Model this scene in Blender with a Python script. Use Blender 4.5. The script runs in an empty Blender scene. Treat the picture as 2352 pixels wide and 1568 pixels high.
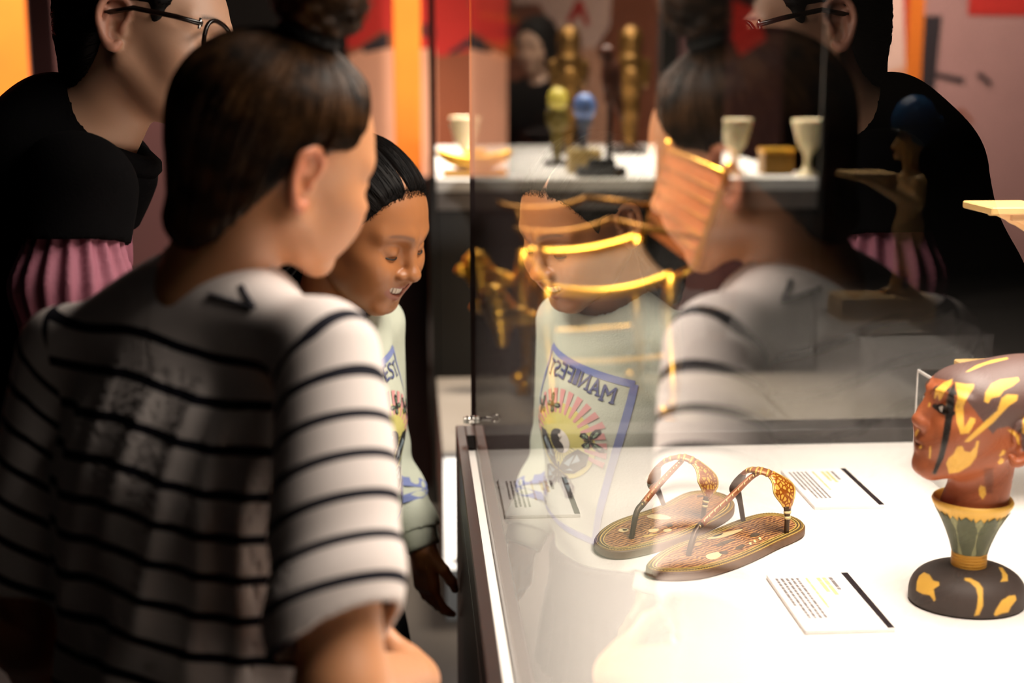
import bpy, math, random
import numpy as np
from mathutils import Vector, Matrix

random.seed(7)
np.random.seed(7)
scene = bpy.context.scene

# ---------------------------------------------------------------- camera, sky, lights, exposure
TZ = 0.88                                   # height of the display deck
PX_F = 3267.0                               # focal length in pixels of the 2352 px wide frame (50 mm)
PITCH = math.atan(629 / PX_F)
YAW = math.atan(231 / PX_F * math.cos(PITCH))
EYE = np.array([0.0, 0.0, TZ + 0.64])
cam_d = bpy.data.cameras.new('camera')
cam_d.sensor_width = 36.0
cam_d.lens = 36.0 * PX_F / 2352
cam_d.clip_start = 0.02
cam_d.dof.use_dof = True
cam_d.dof.focus_distance = 1.93
cam_d.dof.aperture_fstop = 2.6
cam = bpy.data.objects.new('camera', cam_d)
scene.collection.objects.link(cam)
cam.location = EYE
cam.rotation_euler = (math.pi / 2 - PITCH, 0, -YAW)
scene.camera = cam

world = bpy.data.worlds.new('dim_gallery')
scene.world = world
world.use_nodes = True
world.node_tree.nodes['Background'].inputs['Color'].default_value = (0.9, 0.6, 0.4, 1)
world.node_tree.nodes['Background'].inputs['Strength'].default_value = 0.002

def lamp(name, kind, loc, target, power, col, size=(0.1, 0.1), spread=180, angle=60, blend=0.5):
    d = bpy.data.lights.new(name, kind)
    d.energy = power
    d.color = col
    if kind == 'AREA':
        d.shape = 'RECTANGLE'; d.size, d.size_y = size; d.spread = math.radians(spread)
    if kind == 'SPOT':
        d.spot_size = math.radians(angle); d.spot_blend = blend; d.shadow_soft_size = size[0]
    o = bpy.data.objects.new(name, d)
    scene.collection.objects.link(o)
    o.location = loc
    v = Vector(target) - Vector(loc)
    o.rotation_euler = v.to_track_quat('-Z', 'Y').to_euler()
    return o

WARM = (1.0, 0.88, 0.77)
lamp('case_lamp', 'AREA', (0.74, 1.48, 2.22), (0.74, 1.48, 0.9), 52, WARM, (0.6, 1.35), spread=140)
lamp('left_mural_lamp', 'SPOT', (-2.3, 4.6, 3.3), (-2.2, 6.5, 1.7), 900, (1.0, 0.85, 0.7), (0.05, 0.05), angle=75)
lamp('back_mural_lamp', 'SPOT', (0.0, 7.7, 3.5), (0.0, 8.3, 1.9), 90, (1.0, 0.82, 0.65), (0.05, 0.05), angle=120)
lamp('back_mural_lamp', 'SPOT', (1.2, 7.7, 3.5), (1.2, 8.3, 1.9), 90, (1.0, 0.82, 0.65), (0.05, 0.05), angle=120)
lamp('pier_lamp', 'SPOT', (-0.03, 6.50, 3.3), (-0.03, 6.9, 1.9), 120, (1.0, 0.8, 0.6), (0.05, 0.05), angle=60)
lamp('throne_lamp', 'SPOT', (0.45, 4.05, 3.4), (0.6, 4.2, 0.95), 1300, (1.0, 0.84, 0.62), (0.25, 0.25), angle=36)
lamp('throne_lamp', 'SPOT', (-0.1, 3.3, 3.4), (0.3, 4.1, 0.85), 300, (1.0, 0.84, 0.62), (0.15, 0.15), angle=30)  # added second spot, only to brighten the lion heads
lamp('added_plinth_fill', 'SPOT', (0.2, 2.75, 0.10), (0.3, 3.76, 0.32), 60, (1.0, 0.95, 0.88), (0.05, 0.05), angle=90)  # added low spot that brightens the plinth front; no fixture there
lamp('rear_case_lamp', 'AREA', (0.74, 5.8, 2.72), (0.74, 5.8, 1.2), 170, (1.0, 0.9, 0.78), (1.2, 1.8), spread=140)
lamp('added_people_fill', 'SPOT', (-1.6, 0.6, 3.3), (-0.3, 1.7, 1.2), 1.2, WARM, (0.15, 0.15), angle=70)  # added faint fill on the people, not a gallery fixture
vs = scene.view_settings
vs.view_transform = 'Standard'
vs.look = 'None'
vs.exposure = 0.0
vs.gamma = 1.0
vs.use_curve_mapping = False
scene.cycles.max_bounces = 10
scene.cycles.transparent_max_bounces = 40
scene.cycles.use_denoising = True
scene.cycles.sample_clamp_indirect = 6.0
scene.cycles.caustics_reflective = False

# ---------------------------------------------------------------- helpers
F32 = np.float32

def v3(*a):
    return np.array(a, dtype=F32)

def unit(v):
    v = np.asarray(v, dtype=float)
    return v / np.linalg.norm(v)

def smin(a, b, k):
    h = np.clip(0.5 + 0.5 * (b - a) / k, 0, 1)
    return b + (a - b) * h - k * h * (1 - h)

def smax(a, b, k):
    return -smin(-a, -b, k)

def ell(P, c, r):
    q = P - np.asarray(c, F32)
    r = np.asarray(r, F32)
    k0 = np.sqrt(((q / r) ** 2).sum(1))
    k1 = np.sqrt(((q / (r * r)) ** 2).sum(1)) + 1e-9
    return k0 * (k0 - 1.0) / k1

def rell(P, c, r, R):
    return ell((P - np.asarray(c, F32)) @ np.asarray(R, F32), (0, 0, 0), r)

def cone(P, a, b, ra, rb):
    a = np.asarray(a, F32); b = np.asarray(b, F32)
    ba = b - a
    pa = P - a
    h = np.clip((pa @ ba) / (ba @ ba), 0, 1)
    d = pa - h[:, None] * ba
    return np.sqrt((d * d).sum(1)) - (ra + (rb - ra) * h)

def chain(P, pts, rad, k):
    d = None
    for i in range(len(pts) - 1):
        e = cone(P, pts[i], pts[i + 1], rad[i], rad[i + 1])
        d = e if d is None else smin(d, e, k)
    return d

def rbox(P, c, half, r, R=None):
    q = P - np.asarray(c, F32)
    if R is not None:
        q = q @ np.asarray(R, F32)
    q = np.abs(q) - (np.asarray(half, F32) - r)
    return np.sqrt((np.maximum(q, 0) ** 2).sum(1)) + np.minimum(q.max(1), 0) - r

def bump(P, c, r):
    """smooth 0..1 bell around c with radii r"""
    q = (P - np.asarray(c, F32)) / np.asarray(r, F32)
    return np.exp(-(q * q).sum(1))

def sstep(x, a, b):
    t = np.clip((x - a) / (b - a), 0, 1)
    return t * t * (3 - 2 * t)

def rot_z(a):
    c, s = math.cos(a), math.sin(a)
    return np.array([[c, -s, 0], [s, c, 0], [0, 0, 1]])

def rot_x(a):
    c, s = math.cos(a), math.sin(a)
    return np.array([[1, 0, 0], [0, c, -s], [0, s, c]])

def rot_y(a):
    c, s = math.cos(a), math.sin(a)
    return np.array([[c, 0, s], [0, 1, 0], [-s, 0, c]])

def facing(az, pitch=0, roll=0):
    """columns: right, forward, up of someone who looks along azimuth az (from +Y to +X), pitched down"""
    return rot_z(-math.radians(az)) @ rot_x(-math.radians(pitch)) @ rot_y(math.radians(roll))

_C8 = np.array([(i, j, k) for i in (0, 1) for j in (0, 1) for k in (0, 1)])
_E12 = [(a, b) for a in range(8) for b in range(a + 1, 8) if np.abs(_C8[a] - _C8[b]).sum() == 1]

def extract(fn, lo, hi, h):
    """surface of fn(P)=0 inside the box lo..hi with cell size h (surface nets)"""
    B = 4
    lo = np.asarray(lo, float); hi = np.asarray(hi, float)
    nb = np.maximum(np.ceil((hi - lo) / (h * B)).astype(int), 1)
    ax = [lo[i] + (np.arange(nb[i]) * B + (B - 1) / 2) * h for i in range(3)]
    G = np.stack(np.meshgrid(*ax, indexing='ij'), -1).reshape(-1, 3).astype(F32)
    D = np.concatenate([fn(G[i:i + 200000]) for i in range(0, len(G), 200000)])
    act = np.where(np.abs(D) < B * h * 1.9)[0]
    V = np.empty((nb[0], B, nb[1], B, nb[2], B), F32)
    V[:] = np.sign(D).reshape(nb[0], 1, nb[1], 1, nb[2], 1)
    off = (np.stack(np.meshgrid(*[np.arange(B)] * 3, indexing='ij'), -1).reshape(-1, 3) - (B - 1) / 2) * h
    bi = np.stack(np.unravel_index(act, nb), -1)
    for i in range(0, len(act), 4000):
        pts = (G[act[i:i + 4000]][:, None, :] + off[None].astype(F32)).reshape(-1, 3)
        d = fn(pts).reshape(-1, B, B, B)
        b = bi[i:i + 4000]
        V[b[:, 0], :, b[:, 1], :, b[:, 2], :] = d
    V = V.reshape(nb[0] * B, nb[1] * B, nb[2] * B)
    S = V < 0
    cnt = np.zeros(tuple(np.array(V.shape) - 1), np.int8)
    for c in _C8:
        cnt += S[c[0]:S.shape[0] - 1 + c[0], c[1]:S.shape[1] - 1 + c[1], c[2]:S.shape[2] - 1 + c[2]]
    ci = np.argwhere((cnt > 0) & (cnt < 8))
    idx = np.full(cnt.shape, -1, np.int32)
    idx[ci[:, 0], ci[:, 1], ci[:, 2]] = np.arange(len(ci))
    vals = np.stack([V[ci[:, 0] + c[0], ci[:, 1] + c[1], ci[:, 2] + c[2]] for c in _C8], 1)
    acc = np.zeros((len(ci), 3)); n = np.zeros(len(ci))
    for a, b in _E12:
        va, vb = vals[:, a], vals[:, b]
        m = (va < 0) != (vb < 0)
        t = va[m] / (va[m] - vb[m])
        acc[m] += _C8[a] + t[:, None] * (_C8[b] - _C8[a])
        n[m] += 1
    verts = lo + (ci + acc / np.maximum(n, 1)[:, None]) * h
    faces = []
    for axis in range(3):
        o1, o2 = [(1, 2), (2, 0), (0, 1)][axis]
        sl = [slice(None)] * 3; sl2 = [slice(None)] * 3
        sl[axis] = slice(0, -1); sl2[axis] = slice(1, None)
        A, Bq = S[tuple(sl)], S[tuple(sl2)]
        e = np.argwhere(A != Bq)
        ok = (e[:, o1] > 0) & (e[:, o2] > 0) & (e[:, o1] < V.shape[o1] - 1) & (e[:, o2] < V.shape[o2] - 1)
        e = e[ok]
        s = A[e[:, 0], e[:, 1], e[:, 2]]
        d1 = np.zeros(3, int); d2 = np.zeros(3, int)
        d1[o1] = 1; d2[o2] = 1
        q = [e - d1 - d2, e - d2, e, e - d1]
        qi = np.stack([idx[x[:, 0], x[:, 1], x[:, 2]] for x in q], 1)
        qi[~s] = qi[~s][:, ::-1]
        faces.append(qi)
    return verts, np.concatenate(faces)

COL = bpy.context.scene.collection

def link(o, parent=None):
    COL.objects.link(o)
    if parent is not None:
        o.parent = parent
    return o

def mesh_obj(name, verts, faces, mat=None, parent=None, smooth=True, attrs=None, mats=None, midx=None):
    me = bpy.data.meshes.new(name)
    verts = np.asarray(verts, dtype=np.float64)
    if isinstance(faces, np.ndarray) and faces.ndim == 2:
        nf, w = faces.shape
        me.vertices.add(len(verts)); me.vertices.foreach_set('co', verts.ravel())
        me.loops.add(nf * w); me.loops.foreach_set('vertex_index', faces.astype(np.int32).ravel())
        me.polygons.add(nf)
        me.polygons.foreach_set('loop_start', np.arange(0, nf * w, w, dtype=np.int32))
        me.polygons.foreach_set('loop_total', np.full(nf, w, np.int32))
        me.update(calc_edges=True)
    else:
        me.from_pydata([tuple(v) for v in verts], [], [list(f) for f in faces])
        me.update()
    me.polygons.foreach_set('use_smooth', np.full(len(me.polygons), bool(smooth)))
    for m in (mats or ([mat] if mat else [])):
        me.materials.append(m)
    if midx is not None:
        me.polygons.foreach_set('material_index', np.asarray(midx, np.int32))
    for k, a in (attrs or {}).items():
        a = np.asarray(a, F32)
        if a.ndim == 1:
            at = me.attributes.new(k, 'FLOAT', 'POINT'); at.data.foreach_set('value', a)
        elif a.shape[1] == 3:
            at = me.attributes.new(k, 'FLOAT_VECTOR', 'POINT'); at.data.foreach_set('vector', a.ravel())
        else:
            at = me.attributes.new(k, 'FLOAT_COLOR', 'POINT'); at.data.foreach_set('color', a.ravel())
    me.update()
    o = bpy.data.objects.new(name, me)
    return link(o, parent)

def tag(o, label, cat=None, group=None, kind=None):
    if label: o['label'] = label
    if cat: o['category'] = cat
    if group: o['group'] = group
    if kind: o['kind'] = kind
    return o

def empty(name, loc, label, cat, group=None, rz=0):
    o = bpy.data.objects.new(name, None)
    o.empty_display_size = 0.05
    o.location = loc; o.rotation_euler = (0, 0, rz)
    return tag(link(o), label, cat, group)

class MB:
    """collects plain shapes into one mesh"""
    def __init__(self):
        self.v = []; self.f = []; self.m = []; self.cur = 0
    def add(self, vs, fs):
        b = len(self.v)
        self.v += [tuple(map(float, x)) for x in vs]
        self.f += [[i + b for i in q] for q in fs]
        self.m += [self.cur] * len(fs)
        return self
    def box(self, lo, hi, bev=0.0, R=None, o=(0, 0, 0)):
        lo = np.array(lo, float); hi = np.array(hi, float)
        if bev <= 0:
            vs = [(x, y, z) for x in (lo[0], hi[0]) for y in (lo[1], hi[1]) for z in (lo[2], hi[2])]
            fs = [(0, 1, 3, 2), (4, 6, 7, 5), (0, 4, 5, 1), (2, 3, 7, 6), (0, 2, 6, 4), (1, 5, 7, 3)]
        else:
            vs = []; key = {}
            for a in range(3):
                for sx in (0, 1):
                    for sy in (0, 1):
                        for sz in (0, 1):
                            s = (sx, sy, sz)
                            p = [hi[i] if s[i] else lo[i] for i in range(3)]
                            for i in range(3):
                                if i != a:
                                    p[i] += -bev if s[i] else bev
                            key[(a, s)] = len(vs); vs.append(p)
            fs = []
            for a in range(3):
                o1, o2 = [(1, 2), (2, 0), (0, 1)][a]
                for sa in (0, 1):
                    q = []
                    for u, w in ((0, 0), (1, 0), (1, 1), (0, 1)):
                        s = [0, 0, 0]; s[a] = sa; s[o1] = u; s[o2] = w
                        q.append(key[(a, tuple(s))])
                    fs.append(q if sa else q[::-1])
                for u in (0, 1):
                    for w in (0, 1):
                        s0 = [0, 0, 0]; s0[a] = 0; s0[o1] = u; s0[o2] = w
                        s1 = list(s0); s1[a] = 1
                        q = [key[(o1, tuple(s0))], key[(o1, tuple(s1))], key[(o2, tuple(s1))], key[(o2, tuple(s0))]]
                        fs.append(q if (u + w) % 2 else q[::-1])
            for sx in (0, 1):
                for sy in (0, 1):
                    for sz in (0, 1):
                        s = (sx, sy, sz)
                        q = [key[(0, s)], key[(1, s)], key[(2, s)]]
                        fs.append(q if (sx + sy + sz) % 2 else q[::-1])
        vs = np.array(vs, float)
        if R is not None:
            vs = vs @ np.asarray(R).T
        return self.add(vs + np.array(o), fs)
    def tube(self, pts, rad, n=10, caps=True, flat=None):
        pts = [np.array(p, float) for p in pts]
        if not hasattr(rad, '__len__'):
            rad = [rad] * len(pts)
        vs = []; up = None
        for i, p in enumerate(pts):
            t = pts[min(i + 1, len(pts) - 1)] - pts[max(i - 1, 0)]
            t = t / (np.linalg.norm(t) + 1e-12)
            if up is None:
                up = np.array((0, 0, 1.0)) if abs(t[2]) < 0.9 else np.array((1.0, 0, 0))
            u = np.cross(t, up); u /= np.linalg.norm(u) + 1e-12
            w = np.cross(u, t); up = w
            fl = 1.0 if flat is None else flat
            for k in range(n):
                a = 2 * math.pi * k / n
                vs.append(p + rad[i] * (math.cos(a) * u + fl * math.sin(a) * w))
        fs = []
        for i in range(len(pts) - 1):
            for k in range(n):
                k2 = (k + 1) % n
                fs.append((i * n + k, i * n + k2, (i + 1) * n + k2, (i + 1) * n + k))
        if caps:
            fs.append(list(range(n))[::-1]); fs.append([(len(pts) - 1) * n + k for k in range(n)])
        return self.add(vs, fs)
    def lathe(self, prof, c=(0, 0, 0), n=32, sx=1.0, sy=1.0):
        vs = []; fs = []
        for r, z in prof:
            for k in range(n):
                a = 2 * math.pi * k / n
                vs.append((c[0] + r * sx * math.cos(a), c[1] + r * sy * math.sin(a), c[2] + z))
        for i in range(len(prof) - 1):
            for k in range(n):
                k2 = (k + 1) % n
                fs.append((i * n + k, i * n + k2, (i + 1) * n + k2, (i + 1) * n + k))
        fs.append(list(range(n))[::-1]); fs.append([(len(prof) - 1) * n + k for k in range(n)])
        return self.add(vs, fs)
    def ball(self, c, r, n=12):
        r = np.array(r if hasattr(r, '__len__') else (r, r, r), float)
        vs = [(c[0], c[1], c[2] - r[2])]; fs = []
        m = n // 2
        for i in range(1, m):
            t = math.pi * i / m - math.pi / 2
            for k in range(n):
                a = 2 * math.pi * k / n
                vs.append((c[0] + r[0] * math.cos(t) * math.cos(a), c[1] + r[1] * math.cos(t) * math.sin(a), c[2] + r[2] * math.sin(t)))
        vs.append((c[0], c[1], c[2] + r[2]))
        for k in range(n):
            k2 = (k + 1) % n
            fs.append((0, 1 + k2, 1 + k)); b = 1 + (m - 2) * n
            fs.append((len(vs) - 1, b + k, b + k2))
            for i in range(m - 2):
                fs.append((1 + i * n + k, 1 + i * n + k2, 1 + (i + 1) * n + k2, 1 + (i + 1) * n + k))
        return self.add(vs, fs)
    def poly(self, pts, z0, z1):
        """extruded outline (x, y) between two heights"""
        n = len(pts)
        vs = [(x, y, z0) for x, y in pts] + [(x, y, z1) for x, y in pts]
        fs = [list(range(n))[::-1], [n + i for i in range(n)]]
        fs += [(i, (i + 1) % n, n + (i + 1) % n, n + i) for i in range(n)]
        return self.add(vs, fs)
    def build(self, name, mat=None, parent=None, smooth=False, mats=None):
        return mesh_obj(name, np.array(self.v), self.f, mat, parent, smooth, mats=mats, midx=self.m if mats else None)

def shift(o, d):
    o.location = d
    return o

# ---------------------------------------------------------------- materials
def nodes_of(name):
    m = bpy.data.materials.new(name)
    m.use_nodes = True
    nt = m.node_tree
    return m, nt, nt.nodes['Principled BSDF']

def rgb(h):
    if isinstance(h, str):
        c = [int(h[i:i + 2], 16) / 255 for i in (0, 2, 4)]
        return tuple(x / 12.92 if x <= 0.04045 else ((x + 0.055) / 1.055) ** 2.4 for x in c) + (1,)
    return tuple(h) + ((1,) if len(h) == 3 else ())

def plain(name, col, rough=0.5, metal=0.0, noise=0.0, nscale=20, bumpy=0.0, bscale=200, sss=0.0, coat=0.0, spec=None):
    m, nt, p = nodes_of(name)
    col = rgb(col)
    p.inputs['Base Color'].default_value = col
    p.inputs['Roughness'].default_value = rough
    p.inputs['Metallic'].default_value = metal
    if spec is not None:
        p.inputs['Specular IOR Level'].default_value = spec
    if coat:
        p.inputs['Coat Weight'].default_value = coat
        p.inputs['Coat Roughness'].default_value = 0.1
    if sss:
        p.inputs['Subsurface Weight'].default_value = sss
        p.inputs['Subsurface Scale'].default_value = 0.006
        p.inputs['Subsurface Radius'].default_value = (1, .35, .2)
    tc = nt.nodes.new('ShaderNodeTexCoord')
    if noise:
        n = nt.nodes.new('ShaderNodeTexNoise'); n.inputs['Scale'].default_value = nscale
        n.inputs['Detail'].default_value = 6
        nt.links.new(tc.outputs['Object'], n.inputs['Vector'])
        r = nt.nodes.new('ShaderNodeMix'); r.data_type = 'RGBA'
        r.inputs['A'].default_value = tuple(c * (1 - noise) for c in col[:3]) + (1,)
        r.inputs['B'].default_value = tuple(min(1, c * (1 + noise)) for c in col[:3]) + (1,)
        nt.links.new(n.outputs['Fac'], r.inputs['Factor'])
        nt.links.new(r.outputs['Result'], p.inputs['Base Color'])
    if bumpy:
        n2 = nt.nodes.new('ShaderNodeTexNoise'); n2.inputs['Scale'].default_value = bscale
        nt.links.new(tc.outputs['Object'], n2.inputs['Vector'])
        b = nt.nodes.new('ShaderNodeBump'); b.inputs['Strength'].default_value = bumpy
        b.inputs['Distance'].default_value = 0.002
        nt.links.new(n2.outputs['Fac'], b.inputs['Height'])
        nt.links.new(b.outputs['Normal'], p.inputs['Normal'])
    return m

def tinted(name, rough=0.5, sss=0.0, bumpy=0.0, bscale=300, metal=0.0, spec=None):
    """base colour read from the mesh's own 'tint' attribute (paint, lips, brows)"""
    m = plain(name, (1, 1, 1), rough, metal, bumpy=bumpy, bscale=bscale, sss=sss, spec=spec)
    nt = m.node_tree
    a = nt.nodes.new('ShaderNodeAttribute'); a.attribute_name = 'tint'
    nt.links.new(a.outputs['Color'], nt.nodes['Principled BSDF'].inputs['Base Color'])
    return m

def glass_mat(name, tint=(1, 1, 1), ior=1.5):
    """thin clear pane: the face a ray enters by reflects as both faces of a real pane do (Fresnel), the far face lets it out"""
    m = bpy.data.materials.new(name)
    m.use_nodes = True
    nt = m.node_tree
    nt.nodes.clear()
    out = nt.nodes.new('ShaderNodeOutputMaterial')
    tr = nt.nodes.new('ShaderNodeBsdfTransparent'); tr.inputs['Color'].default_value = tuple(tint) + (1,)
    gl = nt.nodes.new('ShaderNodeBsdfGlossy'); gl.inputs['Roughness'].default_value = 0.0
    gl.inputs['Color'].default_value = (1, 1, 1, 1)
    fr = nt.nodes.new('ShaderNodeFresnel'); fr.inputs['IOR'].default_value = ior
    geo = nt.nodes.new('ShaderNodeNewGeometry')
    a = nt.nodes.new('ShaderNodeMath'); a.operation = 'MULTIPLY'; a.inputs[1].default_value = 2
    b = nt.nodes.new('ShaderNodeMath'); b.operation = 'ADD'; b.inputs[1].default_value = 1
    c = nt.nodes.new('ShaderNodeMath'); c.operation = 'DIVIDE'
    inv = nt.nodes.new('ShaderNodeMath'); inv.operation = 'SUBTRACT'; inv.inputs[0].default_value = 1
    d = nt.nodes.new('ShaderNodeMath'); d.operation = 'MULTIPLY'
    L = nt.links.new
    L(fr.outputs[0], a.inputs[0]); L(fr.outputs[0], b.inputs[0])
    L(a.outputs[0], c.inputs[0]); L(b.outputs[0], c.inputs[1])
    L(geo.outputs['Backfacing'], inv.inputs[1])
    L(c.outputs[0], d.inputs[0]); L(inv.outputs[0], d.inputs[1])
    mx = nt.nodes.new('ShaderNodeMixShader')
    L(d.outputs[0], mx.inputs[0]); L(tr.outputs[0], mx.inputs[1]); L(gl.outputs[0], mx.inputs[2])
    L(mx.outputs[0], out.inputs['Surface'])
    return m

# ---------------------------------------------------------------- heads
def head_sdf(L, smile=0.0, ears=True, lids=0.5, nose_w=1.0, round_=0.0, nose_l=0.0, nose_r=1.0):
    """L in head space: x right, y forward, z up, origin between the ear canals, child's head 0.21 m tall"""
    ax = np.abs(L[:, 0])
    S = np.stack([ax, L[:, 1], L[:, 2]], 1)          # mirrored: both sides at once
    d = ell(L, (0, -0.017, 0.036), (0.0735, 0.0935, 0.0785))
    d = smin(d, ell(L, (0, 0.024, 0.010), (0.0630, 0.066, 0.082)), 0.03)
    d = smin(d, ell(L, (0, 0.036, -0.048), (0.049 + 0.003 * round_, 0.047, 0.041)), 0.03)
    d = smin(d, cone(S, (0.056, -0.002, -0.034), (0.016, 0.068, -0.083), 0.014, 0.013), 0.024)
    d = smin(d, ell(L, (0, 0.071, -0.083), (0.019, 0.016, 0.014)), 0.016)
    d = smin(d, ell(S, (0.044, 0.050, -0.014), (0.021, 0.026, 0.018)), 0.022)
    d = smin(d, ell(S, (0.036, 0.060 + 0.005 * smile, -0.034 + 0.006 * smile), (0.022, 0.022, 0.021)), 0.02)
    if round_:
        d = smin(d, ell(S, (0.034, 0.044, -0.050), (0.0255 * round_, 0.031 * round_, 0.027 * round_)), 0.022)
    d = smin(d, cone(S, (0.012, 0.083, 0.025), (0.046, 0.064, 0.026), 0.008, 0.006), 0.018)
    d = smax(d, -ell(S, (0.031, 0.096, 0.008), (0.020, 0.017, 0.0125)), 0.016)
    # nose
    d = smin(d, cone(L, (0, 0.082, 0.014), (0, 0.1015 - nose_l, -0.019), 0.0065, 0.0085 * min(1, nose_w)), 0.012)
    d = smin(d, ell(L, (0, 0.1015 - nose_l, -0.0225), (0.0105 * nose_w, 0.0105 * nose_r, 0.009 * nose_r)), 0.008)
    d = smin(d, ell(S, (0.0115 * nose_w, 0.0925, -0.0255), (0.0075 * nose_w, 0.009, 0.0072)), 0.006)
    d = smax(d, -ell(S, (0.0065 * nose_w, 0.0975, -0.0325), (0.0038, 0.006, 0.0035)), 0.003)
    # mouth
    up = 0.004 * smile
    wd = 0.021 + 0.0085 * smile
    op = 0.0060 * smile ** 2
    d = smin(d, ell(L, (0, 0.076, -0.050), (0.027, 0.013, 0.019)), 0.016)
    d = smin(d, cone(S, (0.004, 0.0890, -0.0475 + op * .2), (wd, 0.0745, -0.0535 + up), 0.0050, 0.0028), 0.005)
    d = smin(d, cone(S, (0.000, 0.0868, -0.0590 - op * .55), (wd, 0.0740, -0.0540 + up), 0.0058, 0.0026), 0.005)
    if smile > 0:
        q = L.copy(); q[:, 2] -= 12 * (L[:, 0] ** 2); q[:, 1] += 19 * (L[:, 0] ** 2)
        d = smax(d, -ell(q, (0, 0.0880, -0.0532), (wd * 0.97, 0.016, 0.0046 * smile ** 2 + 0.0012)), 0.002)
    else:
        q = L.copy(); q[:, 2] -= 0.8 * (L[:, 0] ** 2) / 0.1
        d = smax(d, -ell(q, (0, 0.0980, -0.0536), (wd, 0.0080, 0.0011)), 0.003)
    d = smin(d, ell(L, (0, 0.079, -0.040), (0.006, 0.008, 0.006)), 0.008)
    # lids
    lid = ell(S, (0.0305, 0.0690, 0.0055), (0.0160, 0.0150, 0.0135))
    lid = smax(lid, -ell(S, (0.0305, 0.0860, -0.0010 + 0.004 * lids), (0.0125, 0.012, 0.0012 + 0.0045 * lids)), 0.0018)
    d = smin(d, lid, 0.0045)
    if ears:
        d = smin(d, ear_sdf(S), 0.004)
    return d

EAR = [(0.006, -0.001), (0.0125, 0.009), (0.0125, 0.021), (0.006, 0.0295), (-0.004, 0.0315), (-0.0135, 0.026),
       (-0.0180, 0.0145), (-0.0170, 0.001), (-0.0115, -0.0115), (-0.0045, -0.0215), (0.0035, -0.0255), (0.0085, -0.0195)]

def ear_sdf(S):
    def at(u, z, w):
        return (0.0700 + w - 0.36 * u, -0.010 + u, z + 0.001)
    rad = [0.0022, 0.0030, 0.0036, 0.0040, 0.0042, 0.0042, 0.0042, 0.0040, 0.0042, 0.0056, 0.0062, 0.0045]
    n = len(EAR); t = np.linspace(0, n - 1, 25)
    E_ = np.array(EAR, float)
    def cr(A, x):
        i = min(int(x), n - 2); u = x - i
        p0, p1, p2, p3 = A[max(i - 1, 0)], A[i], A[i + 1], A[min(i + 2, n - 1)]
        return 0.5 * (2 * p1 + (p2 - p0) * u + (2 * p0 - 5 * p1 + 4 * p2 - p3) * u * u + (3 * p1 - p0 - 3 * p2 + p3) * u ** 3)
    pts = [at(*cr(E_, x), 0.006 + 0.0025 * min(1, x)) for x in t]
    rr = [float(np.interp(x, np.arange(n), rad)) for x in t]
    d = None
    for i in range(len(pts) - 1):
        e = cone(S, pts[i], pts[i + 1], rr[i], rr[i + 1])
        d = e if d is None else np.minimum(d, e)
    R = rot_z(math.radians(20))
    plate = rell(S, at(-0.002, 0.003, 0.0015), (0.0042, 0.0175, 0.0285), R)
    d = smin(d, plate, 0.004)
    d = smin(d, cone(S, at(-0.010, 0.016, 0.006), at(-0.0085, -0.008, 0.006), 0.0030, 0.0034), 0.004)   # antihelix
    d = smax(d, -ell(S, at(-0.0005, -0.001, 0.0085), (0.0075, 0.0068, 0.0085)), 0.004)                    # concha
    d = smin(d, ell(S, at(0.0090, -0.004, 0.004), (0.005, 0.0045, 0.006)), 0.004)                          # tragus
    return d

def mix(a, b, t):
    return a + (b - a) * t[:, None]

def head_tint(L, base, lips, brow, smile=0.0, brow_on=True, flush=None):
    """skin colour per vertex: lips, brows, lash lines, warmer ears and cheeks"""
    n = len(L)
    c = np.repeat(np.array(base, F32)[None], n, 0)
    ax = np.abs(L[:, 0]); S = np.stack([ax, L[:, 1], L[:, 2]], 1)
    if flush is not None:
        t = 0.75 * sstep(ax, 0.071, 0.078) * sstep(-np.abs(L[:, 2]), -0.045, -0.03)
        t = np.maximum(t, 0.3 * bump(S, (0.042, 0.068, -0.022), (0.018, 0.03, 0.016)))
        c = mix(c, np.array(flush, F32), t)
    wd = 0.021 + 0.0085 * smile; up = 0.004 * smile; op = 0.0060 * smile ** 2
    u = np.clip(ax / wd, 0, 1)
    zt = (-0.0440 + op * .2) + (-0.0535 + up + 0.0440) * u ** 1.6
    zb = (-0.0640 - op * .6) + (-0.0545 + up + 0.0640) * u ** 1.8
    t = sstep(L[:, 2], zb - .0015, zb + .0015) * sstep(-L[:, 2], -zt - .0015, -zt + .0015) * (L[:, 1] > 0.060) * sstep(-ax, -wd - .002, -wd + .001)
    c = mix(c, np.array(lips, F32), t * 0.9)
    inm = (t > 0.5) & (L[:, 1] < 0.078 - 0.35 * ax)
    c[inm] = np.array((0.10, 0.02, 0.02), F32)
    if brow_on:
        bx = np.clip((ax - 0.013) / 0.034, 0, 1)
        bz = 0.0290 + 0.0055 * np.sin(bx * 2.3) - 0.004 * bx
        t = np.exp(-((L[:, 2] - bz) / (0.0034 - 0.0016 * bx)) ** 2) * sstep(ax, 0.009, 0.014) * sstep(-ax, -0.050, -0.043) * (L[:, 1] > 0.05)
        c = mix(c, np.array(brow, F32), np.clip(t * 1.1, 0, 0.85))
    return c

def lash_arc(L2W, side, z, dz, mat, parent, name='eyelashes'):
    """dark line of lashes along the rim of the upper lid"""
    pts = []
    for i in range(9):
        a = -1.15 + 2.3 * i / 8
        x = 0.0305 + 0.0150 * math.sin(a); y = 0.0690 + 0.0150 * math.cos(a) * 0.99
        pts.append(L2W(np.array([[side * x, y + 0.0008, z - dz * math.cos(a)]]))[0])
    mb = MB(); mb.tube(pts, [0.0005] + [0.0013] * 7 + [0.0005], 6)
    o = mb.build(name, mat, parent, True)
    return o

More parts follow.
